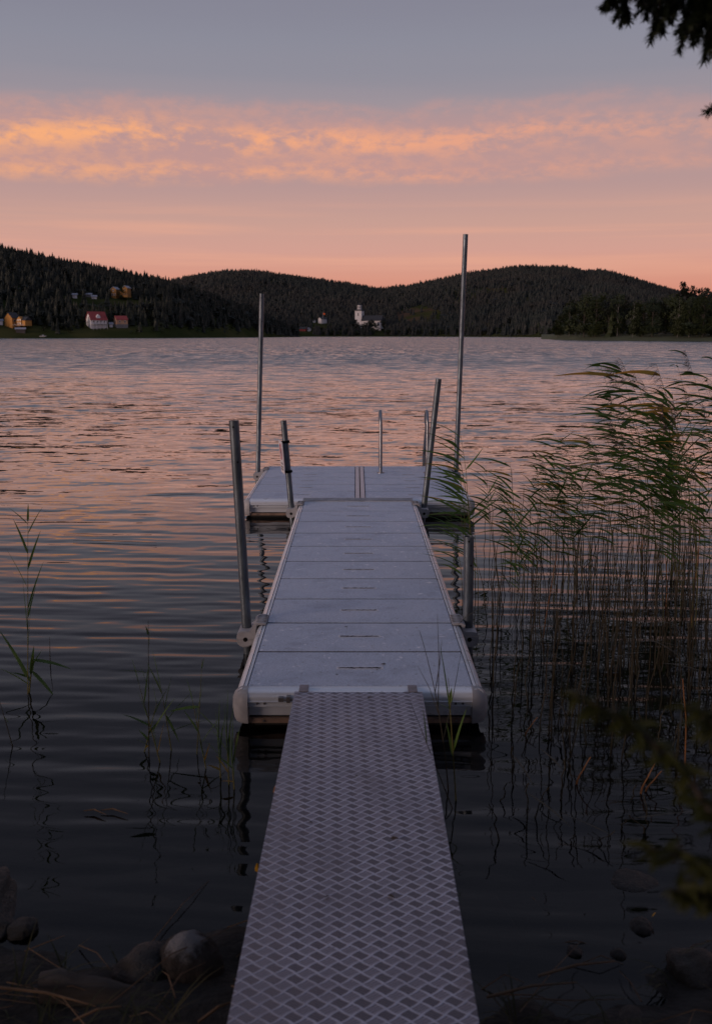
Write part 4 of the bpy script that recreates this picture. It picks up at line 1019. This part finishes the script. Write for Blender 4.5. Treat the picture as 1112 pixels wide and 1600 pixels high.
# ------------------------------------------------------------------ shore: boulders, log, straw, grass
def rock(name, px, py, z, size, squash, matl, label, cat='rock', seed=0, elong=1.0, rz=0, group=None):
    r = random.Random(seed); bm = bmesh.new(); bmesh.ops.create_icosphere(bm, subdivisions=4, radius=1)
    ph = [Vector((r.gauss(0, 1), r.gauss(0, 1), r.gauss(0, 1))) for _ in range(9)]
    for v_ in bm.verts:
        d = 1+sum(.085/(1+k*.4)*math.sin(v_.co.dot(p_)*(1.2+k*.75)+k) for k, p_ in enumerate(ph))
        v_.co = v_.co*d
    me = bpy.data.meshes.new(name); bm.to_mesh(me); bm.free(); me.materials.append(matl)
    me.polygons.foreach_set('use_smooth', [True]*len(me.polygons))
    o = bpy.data.objects.new(name, me); COL.objects.link(o); o.location = G(px, py, z); o.scale = (size*elong, size, size*squash); o.rotation_euler = (0, 0, rz)
    tag(o, label, cat, group); return o
ROCK = mat('wet_dark_rock', (.011, .0105, .010), .6, 0, .5, 3, .6, 12, .03)
m = bpy.data.materials.new('lichened_rock'); m.use_nodes = True; t = NT(m.node_tree); b = t.n['Principled BSDF']
ob = t.node('ShaderNodeTexCoord').outputs['Object']; sz = t.node('ShaderNodeSeparateXYZ'); t.link(ob, sz.inputs[0])
f = t.mr(t.m('ADD', sz.outputs[2], t.m('MULTIPLY', t.noise(ob, 3, 6, .7), .8)), 1.05, 1.35)
t.link(t.mix(f, (.025, .019, .016, 1), (.20, .20, .21, 1)), b.inputs['Base Color']); b.inputs['Roughness'].default_value = .9
t.link(t.bump(t.noise(ob, 9, 6, .7), .8, .04), b.inputs['Normal']); LROCK = m
rock('boulder', 285, 1506, .03, .105, .85, LROCK, 'boulder with a whitish lichened top at the lower left water edge', seed=2)
rock('boulder', 226, 1522, .02, .095, .8, ROCK, 'brown boulder just left of the white topped one', seed=3)
rock('boulder', -45, 1440, -.03, .24, .5, ROCK, 'big black boulder at the left edge of the near water', seed=4, elong=.6)
rock('boulder', 1085, 1520, .0, .085, .8, ROCK, 'dark upright boulder at the right edge of the shore', seed=5)
rock('boulder', 985, 1385, -.03, .11, .4, ROCK, 'flat stone just under the water at the right', seed=6)
rr = random.Random(77)
RG = 'dark stones along the near water edge'
for k in range(20):
    side = rr.choice((-1, 1)); px = rr.uniform(-60, 360) if side < 0 else rr.uniform(760, 1180); py = rr.uniform(1440, 1640)
    if 190 < px < 330 and py < 1530: continue
    rock('stone', px, py, rr.uniform(-.03, .01), rr.uniform(.02, .055), rr.uniform(.5, .8), ROCK, 'dark wet stone among others along the near shore', 'stone', 900+k, rr.uniform(.8, 1.5), rr.uniform(0, 3), RG)
b0 = G(65, 1545, .05); b1 = G(215, 1560, .03)
e = empty('driftwood_log', b0, 0, label='weathered grey log lying on the stones at the lower left', cat='log')
mb = MB(); D = b1-b0; mb.tube([D*(i/6)+Vector((0, .01*math.sin(i), .008*math.sin(i*2))) for i in range(7)], [.045, .05, .047, .049, .043, .044, .036], 12); mb.build('log', mat('weathered_wood', (.05, .04, .034), .9, 0, .5, 5, .7, 20, .01, stretch=(.3, 3, 3)), e, smooth=True)
# straw and grass as ground litter
mb = MB(); r = random.Random(5)
for k in range(170):
    s = r.choice((-1, 1)); x = s*(r.uniform(.34, 1.6)); y = r.uniform(1.3, 2.95)
    z = float(shoreh(np.array(x), np.array(y)))+.015; a = r.gauss(0, .55)+(0 if r.random() < .7 else 1.3); L = r.uniform(.1, .45)
    mb.tube([(x, y, z), (x+L*.5*math.cos(a), y+L*.5*math.sin(a), z+r.uniform(.01, .05)), (x+L*math.cos(a), y+L*math.sin(a), z+r.uniform(-.01, .04))], [.0022, .002, .0008], 4)
tag(mb.build('dry_straw', STRAW, None), 'tangle of dry straw washed up along the near shore', 'straw', kind='stuff')
mb = MB()
for k in range(150):
    s = r.choice((-1, 1)); cx_ = s*(r.uniform(.36, 1.7)); y = r.uniform(1.2, 2.75); z = float(shoreh(np.array(cx_), np.array(y)))
    for j in range(5):
        a = r.uniform(0, 6.28); leaf(mb, (cx_+r.gauss(0, .015), y+r.gauss(0, .015), z), (math.cos(a)*.6, math.sin(a)*.6, 1), r.uniform(.06, .22), .005, r.uniform(.6, 1.8), 0, 0, 4)
tag(mb.build('grass', GRASSM, None), 'low dark grass growing among the shore stones', 'grass', kind='stuff')
for k, (px0, py0, px1, py1, lab) in enumerate(((840, 1525, 960, 1502, 'long tan reed straw lying on the right shore, upper one'), (760, 1558, 900, 1535, 'long tan reed straw lying on the right shore next to the gangway'),
                                         (115, 1595, 190, 1572, 'tan straw lying at the bottom left below the log'), (0, 1543, 150, 1572, 'pale straw crossing in front of the driftwood log'), (310, 1597, 372, 1562, 'tan straw resting against the left side of the gangway'))):
    a = G(px0, py0, .09); b_ = G(px1, py1, .1); mb = MB(); mb.tube([Vector((0, 0, 0)), (b_-a)*.5+Vector((0, 0, .012)), b_-a], [.0045, .004, .002], 6)
    tag(mb.build('reed_straw', STRAW, None, loc=a), lab, 'straw')
# yellow leaf specks
mb = MB(); leaf(mb, (0, 0, 0), (0, -.3, 1), .05, .022, .6, .3); tag(mb.build('fallen_leaf', mat('yellow_leaf', (.6, .32, .02), .6), None, loc=G(403, 1362, .02)), 'single yellow leaf at the left side of the gangway', 'leaf')
mb = MB(); leaf(mb, (0, 0, 0), (.3, -.3, 1), .022, .016, .6, .3); tag(mb.build('fallen_leaf', MATS['yellow_leaf'], None, loc=G(1018, 1432, .02)), 'tiny yellow leaf floating near the right shore', 'leaf')

# ------------------------------------------------------------------ near shrub at the right
def frond(mb, pts, n, L, wd, r):
    for k in range(n):
        t_ = k/n*(len(pts)-1); i = int(t_); p_ = Vector(pts[i]).lerp(Vector(pts[min(i+1, len(pts)-1)]), t_-i)
        a = r.uniform(0, 6.28); leaf(mb, p_, (math.cos(a), math.sin(a)*.7, r.uniform(-.5, .7)), L*r.uniform(.5, 1), wd, .7, r.uniform(-1, 1), 0, 4)
e = empty('shrub', (.86, 1.0, float(shoreh(np.array(.86), np.array(1.0)))), 0, label='dark green arching shrub close to the camera at the right edge', cat='shrub')
o0 = Vector(e.location); r = random.Random(8); st = MB(); fo = MB()
stems = [[o0, P(1150, 1330, .92), P(1070, 1210, .95), P(985, 1130, .95), P(893, 1083, .95)], [o0, P(1180, 1380, .9), P(1100, 1350, .9), P(1010, 1325, .92)], [o0, P(1200, 1250, .9), P(1150, 1150, .9), P(1075, 1105, .95)],
         [o0, P(1190, 1420, .9), P(1110, 1400, .9), P(1050, 1390, .9)], [o0, P(1230, 1300, .9), P(1180, 1190, .9)]]
for s in stems:
    pts = [Vector(a)-o0 for a in s]; st.tube(pts, [.006*(1-.8*i/(len(pts)-1)) for i in range(len(pts))], 5)
    frond(fo, pts[1:], 110, .034, .008, r)
st.build('stem', BARK, e); fo.build('leaves', SHRUB, e)

# ------------------------------------------------------------------ spruce beside the camera; unseen ones behind added for shade
def needles_along(mb, a, b_, n, L, wd, r):
    a = Vector(a); b_ = Vector(b_); d = (b_-a).normalized(); o1 = d.orthogonal().normalized(); o2 = d.cross(o1)
    for k in range(n):
        p_ = a.lerp(b_, (k+r.random())/n); th = r.uniform(0, 6.28); s = (o1*math.cos(th)+o2*math.sin(th))
        q_ = p_+(s*.85+d*.6).normalized()*L*r.uniform(.7, 1.1); w_ = d.cross(s).normalized()*wd
        mb.add([p_-w_, p_+w_, q_], [(0, 1, 2)])
def spruce(name, x, y, H, label, seed, zlow=2.2, hero=None, avoid=None):
    r = random.Random(seed); z0 = float(shoreh(np.array(x), np.array(y)))
    e = empty(name, (x, y, z0), 0, label=label, cat='tree'); tb = MB(); fo = MB(); base = Vector((x, y, z0))
    tb.tube([(0, 0, -.3), (0, 0, H*.5), (0, 0, H)], [.16, .10, .01], 10)
    z = zlow
    while z < H*.95:
        for k in range(6):
            a = r.uniform(0, 6.28); L = (2.3*(1-z/H)**.8+.15)*r.uniform(.75, 1.1)
            dirv = Vector((math.cos(a), math.sin(a), 0)); tip = Vector((0, 0, z))+dirv*L+Vector((0, 0, -.22*L))
            wt = base+tip
            if avoid and avoid(wt, base+Vector((0, 0, z))): continue
            m1 = Vector((0, 0, z))+dirv*L*.5+Vector((0, 0, -.05*L))
            tb.tube([Vector((0, 0, z)), m1, tip], [.02, .012, .004], 5)
            nt = int(6+L*8)
            for j in range(nt):
                f_ = .2+.8*j/nt; p_ = (Vector((0, 0, z)).lerp(m1, f_*2) if f_ < .5 else m1.lerp(tip, f_*2-1))
                sd_ = dirv.cross(Vector((0, 0, 1)))*(1 if j % 2 else -1); q_ = p_+(sd_*.8+dirv*.5+Vector((0, 0, -.45)))*r.uniform(.15, .4)*(1.15-f_*.6)*1.2
                tb.tube([p_, q_], [.004, .0015], 3, cap=False); needles_along(fo, p_, q_, 26, .05, .006, r)
        z += r.uniform(.22, .38)
    if hero: hero(tb, fo, base, r)
    tb.build('trunk', BARK, e, smooth=True); fo.build('needles', NEEDLE, e); return e
def vis(pt):
    if pt.y < .3: return False
    a, b2 = proj(*pt); return -60 < a < 1180 and -120 < b2 < 1700
def avoid(tip, root):
    for k in range(7):
        p_ = root.lerp(tip, k/6)
        if vis(p_): return True
        for o_ in (Vector((.35, 0, -.2)), Vector((-.35, 0, -.2)), Vector((0, .3, 0)), Vector((0, 0, -.4))):
            if vis(p_+o_): return True
    return False
def hero(tb, fo, base, r):
    Yh = 2.7
    bough = [P(1420, -260, 2.4), P(1250, -150, 2.6), P(1120, -90, 2.7), P(1010, -75, 2.75), P(940, -60, 2.8)]
    root = base+Vector((0, 0, bough[0].z-base.z+.3))
    tb.tube([root-base]+[p_-base for p_ in bough], [.03, .022, .016, .012, .008, .004], 6)
    tw = [((975, -70), (950, 14)), ((990, -70), (975, 34)), ((1020, -75), (1000, 8)), ((1045, -75), (1008, 30)), ((1075, -80), (1015, 66)), ((1080, -60), (1032, 40)), ((1110, -85), (1050, 20)), ((1115, -60), (1060, 82)), ((1120, -60), (1082, 70)),
          ((1135, -60), (1060, 52)), ((1150, -60), (1100, 95)), ((1165, -60), (1112, 90)), ((1180, -60), (1125, 60)), ((1150, -85), (1075, 10)), ((1185, -85), (1095, 30)), ((1190, -60), (1118, 40)), ((1160, -95), (1060, -10)), ((1200, -50), (1135, 105)),
          ((1230, 120), (1103, 176)), ((1230, 130), (1150, 150)), ((1090, -90), (1030, 0)), ((1130, -90), (1090, 50)), ((1145, -60), (1105, 60))]
    for (a, b_) in tw:
        ya = Yh+r.uniform(-.15, .15); A = P(a[0], a[1], ya)-base; B2 = P(b_[0], b_[1], ya+r.uniform(-.05, .05))-base
        mid = A.lerp(B2, .5)+Vector((-.015, 0, .01)); tb.tube([A, mid, B2], [.004, .003, .001], 4)
        needles_along(fo, A, mid, 230, .027, .0024, r); needles_along(fo, mid, B2, 260, .025, .0024, r)
        for k in range(8):
            p_ = A.lerp(B2, r.uniform(.2, .8)); dd_ = (B2-A).normalized(); s = dd_.orthogonal().normalized(); s = Matrix.Rotation(r.uniform(0, 6.28), 3, dd_) @ s
            q_ = p_+(dd_*.9+s*.6).normalized()*r.uniform(.03, .06); tb.tube([p_, q_], [.0018, .0008], 3, cap=False); needles_along(fo, p_, q_, 110, .022, .0022, r)
    tb.tube([P(1420, 40, 2.6)-base, P(1230, 125, 2.7)-base], [.012, .004], 4)
spruce('spruce_tree', 2.7, 1.7, 11, 'big spruce at the right whose drooping twigs hang into the top right corner', 21, 2.3, hero, avoid)
spruce('spruce_tree', -2.4, -1.2, 12, 'unseen spruce added for shade behind the start of the gangway on the left', 22, 2.0, None, avoid)
spruce('spruce_tree', 1.5, -2.4, 12, 'unseen spruce added for shade behind the start of the gangway on the right', 23, 2.0, None, avoid)

def alder(name, x, y, H, cr, label, seed, n=9000):  # alders out of view, added to darken the near shore and gangway
    r = random.Random(seed); z0 = float(shoreh(np.array(x), np.array(y)))
    e = empty(name, (x, y, z0), 0, label=label, cat='tree'); tb = MB(); fo = MB(); base = Vector((x, y, z0))
    tb.tube([(0, 0, -.3), (.05, 0, H*.4), (-.05, .1, H*.9)], [.17, .12, .03], 10)
    lob = []
    for k in range(26):
        d = Vector((r.gauss(0, 1), r.gauss(0, 1), r.gauss(0, .6))); d = d.normalized()*cr*r.uniform(.3, .95); c_ = Vector((0, 0, H*.72))+d
        lob.append((c_, r.uniform(.5, .95))); tb.tube([(0, 0, H*.35), Vector((0, 0, H*.5)).lerp(c_, .5), c_], [.06, .03, .008], 5)
    for k in range(n):
        c_, lr = r.choice(lob); p_ = c_+Vector((r.gauss(0, 1), r.gauss(0, 1), r.gauss(0, .8))).normalized()*lr*r.random()**.4
        wp_ = base+p_
        if vis(wp_) or wp_.z < 3.0: continue
        a = Vector((r.gauss(0, 1), r.gauss(0, 1), r.gauss(0, 1))).normalized(); b2 = a.orthogonal().normalized(); q_ = r.uniform(.05, .09)
        fo.add([p_+a*q_, p_+b2*q_*.6, p_-a*q_, p_-b2*q_*.6], [(0, 1, 2, 3)])
    tb.build('trunk', BARK, e, smooth=True); fo.build('crown', DECID, e); return e
alder('shade_alder', -1.9, .2, 6.6, 2.4, 'unseen alder added to shade the start of the gangway from the left', 61, 15000)
alder('shade_alder', 1.9, -.4, 7.0, 2.4, 'unseen alder added to shade the start of the gangway from the right', 62, 15000)
alder('shade_alder', -4.4, 2.2, 6.0, 2.2, 'unseen alder added for shade on the shore well left of the gangway', 63, 7000)
alder('shade_alder', 4.6, 2.6, 6.0, 2.2, 'unseen alder added for shade on the shore well right of the gangway', 64, 7000)

# bits of leaf litter lying on the deck and the gangway
r = random.Random(3)
for (px, py, sz_) in ((543, 980, .010), (541, 984, .008), (602, 1038, .014), (590, 1047, .009), (524, 1054, .008), (470, 980, .008), (560, 842, .006), (551, 869, .006), (588, 840, .007), (661, 955, .006), (575, 1091, .012), (610, 1310, .014), (482, 1282, .010), (558, 1213, .008), (606, 1398, .016), (515, 1400, .012)):
    on = py < 1078; b0 = G(px, py, DZ+.004 if on else DZ+.014+(4.5-4)*.0)
    if not on: b0 = G(px, py, DZ+.011+max(0, (4.575-G(px, py, DZ+.02).y))*.0166)
    mb = MB(); leaf(mb, (0, 0, .001), (r.uniform(-1, 1), r.uniform(-1, 1), .25), sz_*2.2, sz_*.9, .6, r.uniform(-.6, .6), 0, 4)
    tag(mb.build('leaf_fragment', mat('dry_leaf_bits', (.045, .035, .03), .9), None, loc=b0), 'tiny dark leaf fragment lying on the pale deck panels' if on else 'tiny dark leaf fragment caught on the gangway tread plate', 'leaf', 'leaf fragments on the deck' if on else 'leaf fragments on the gangway')
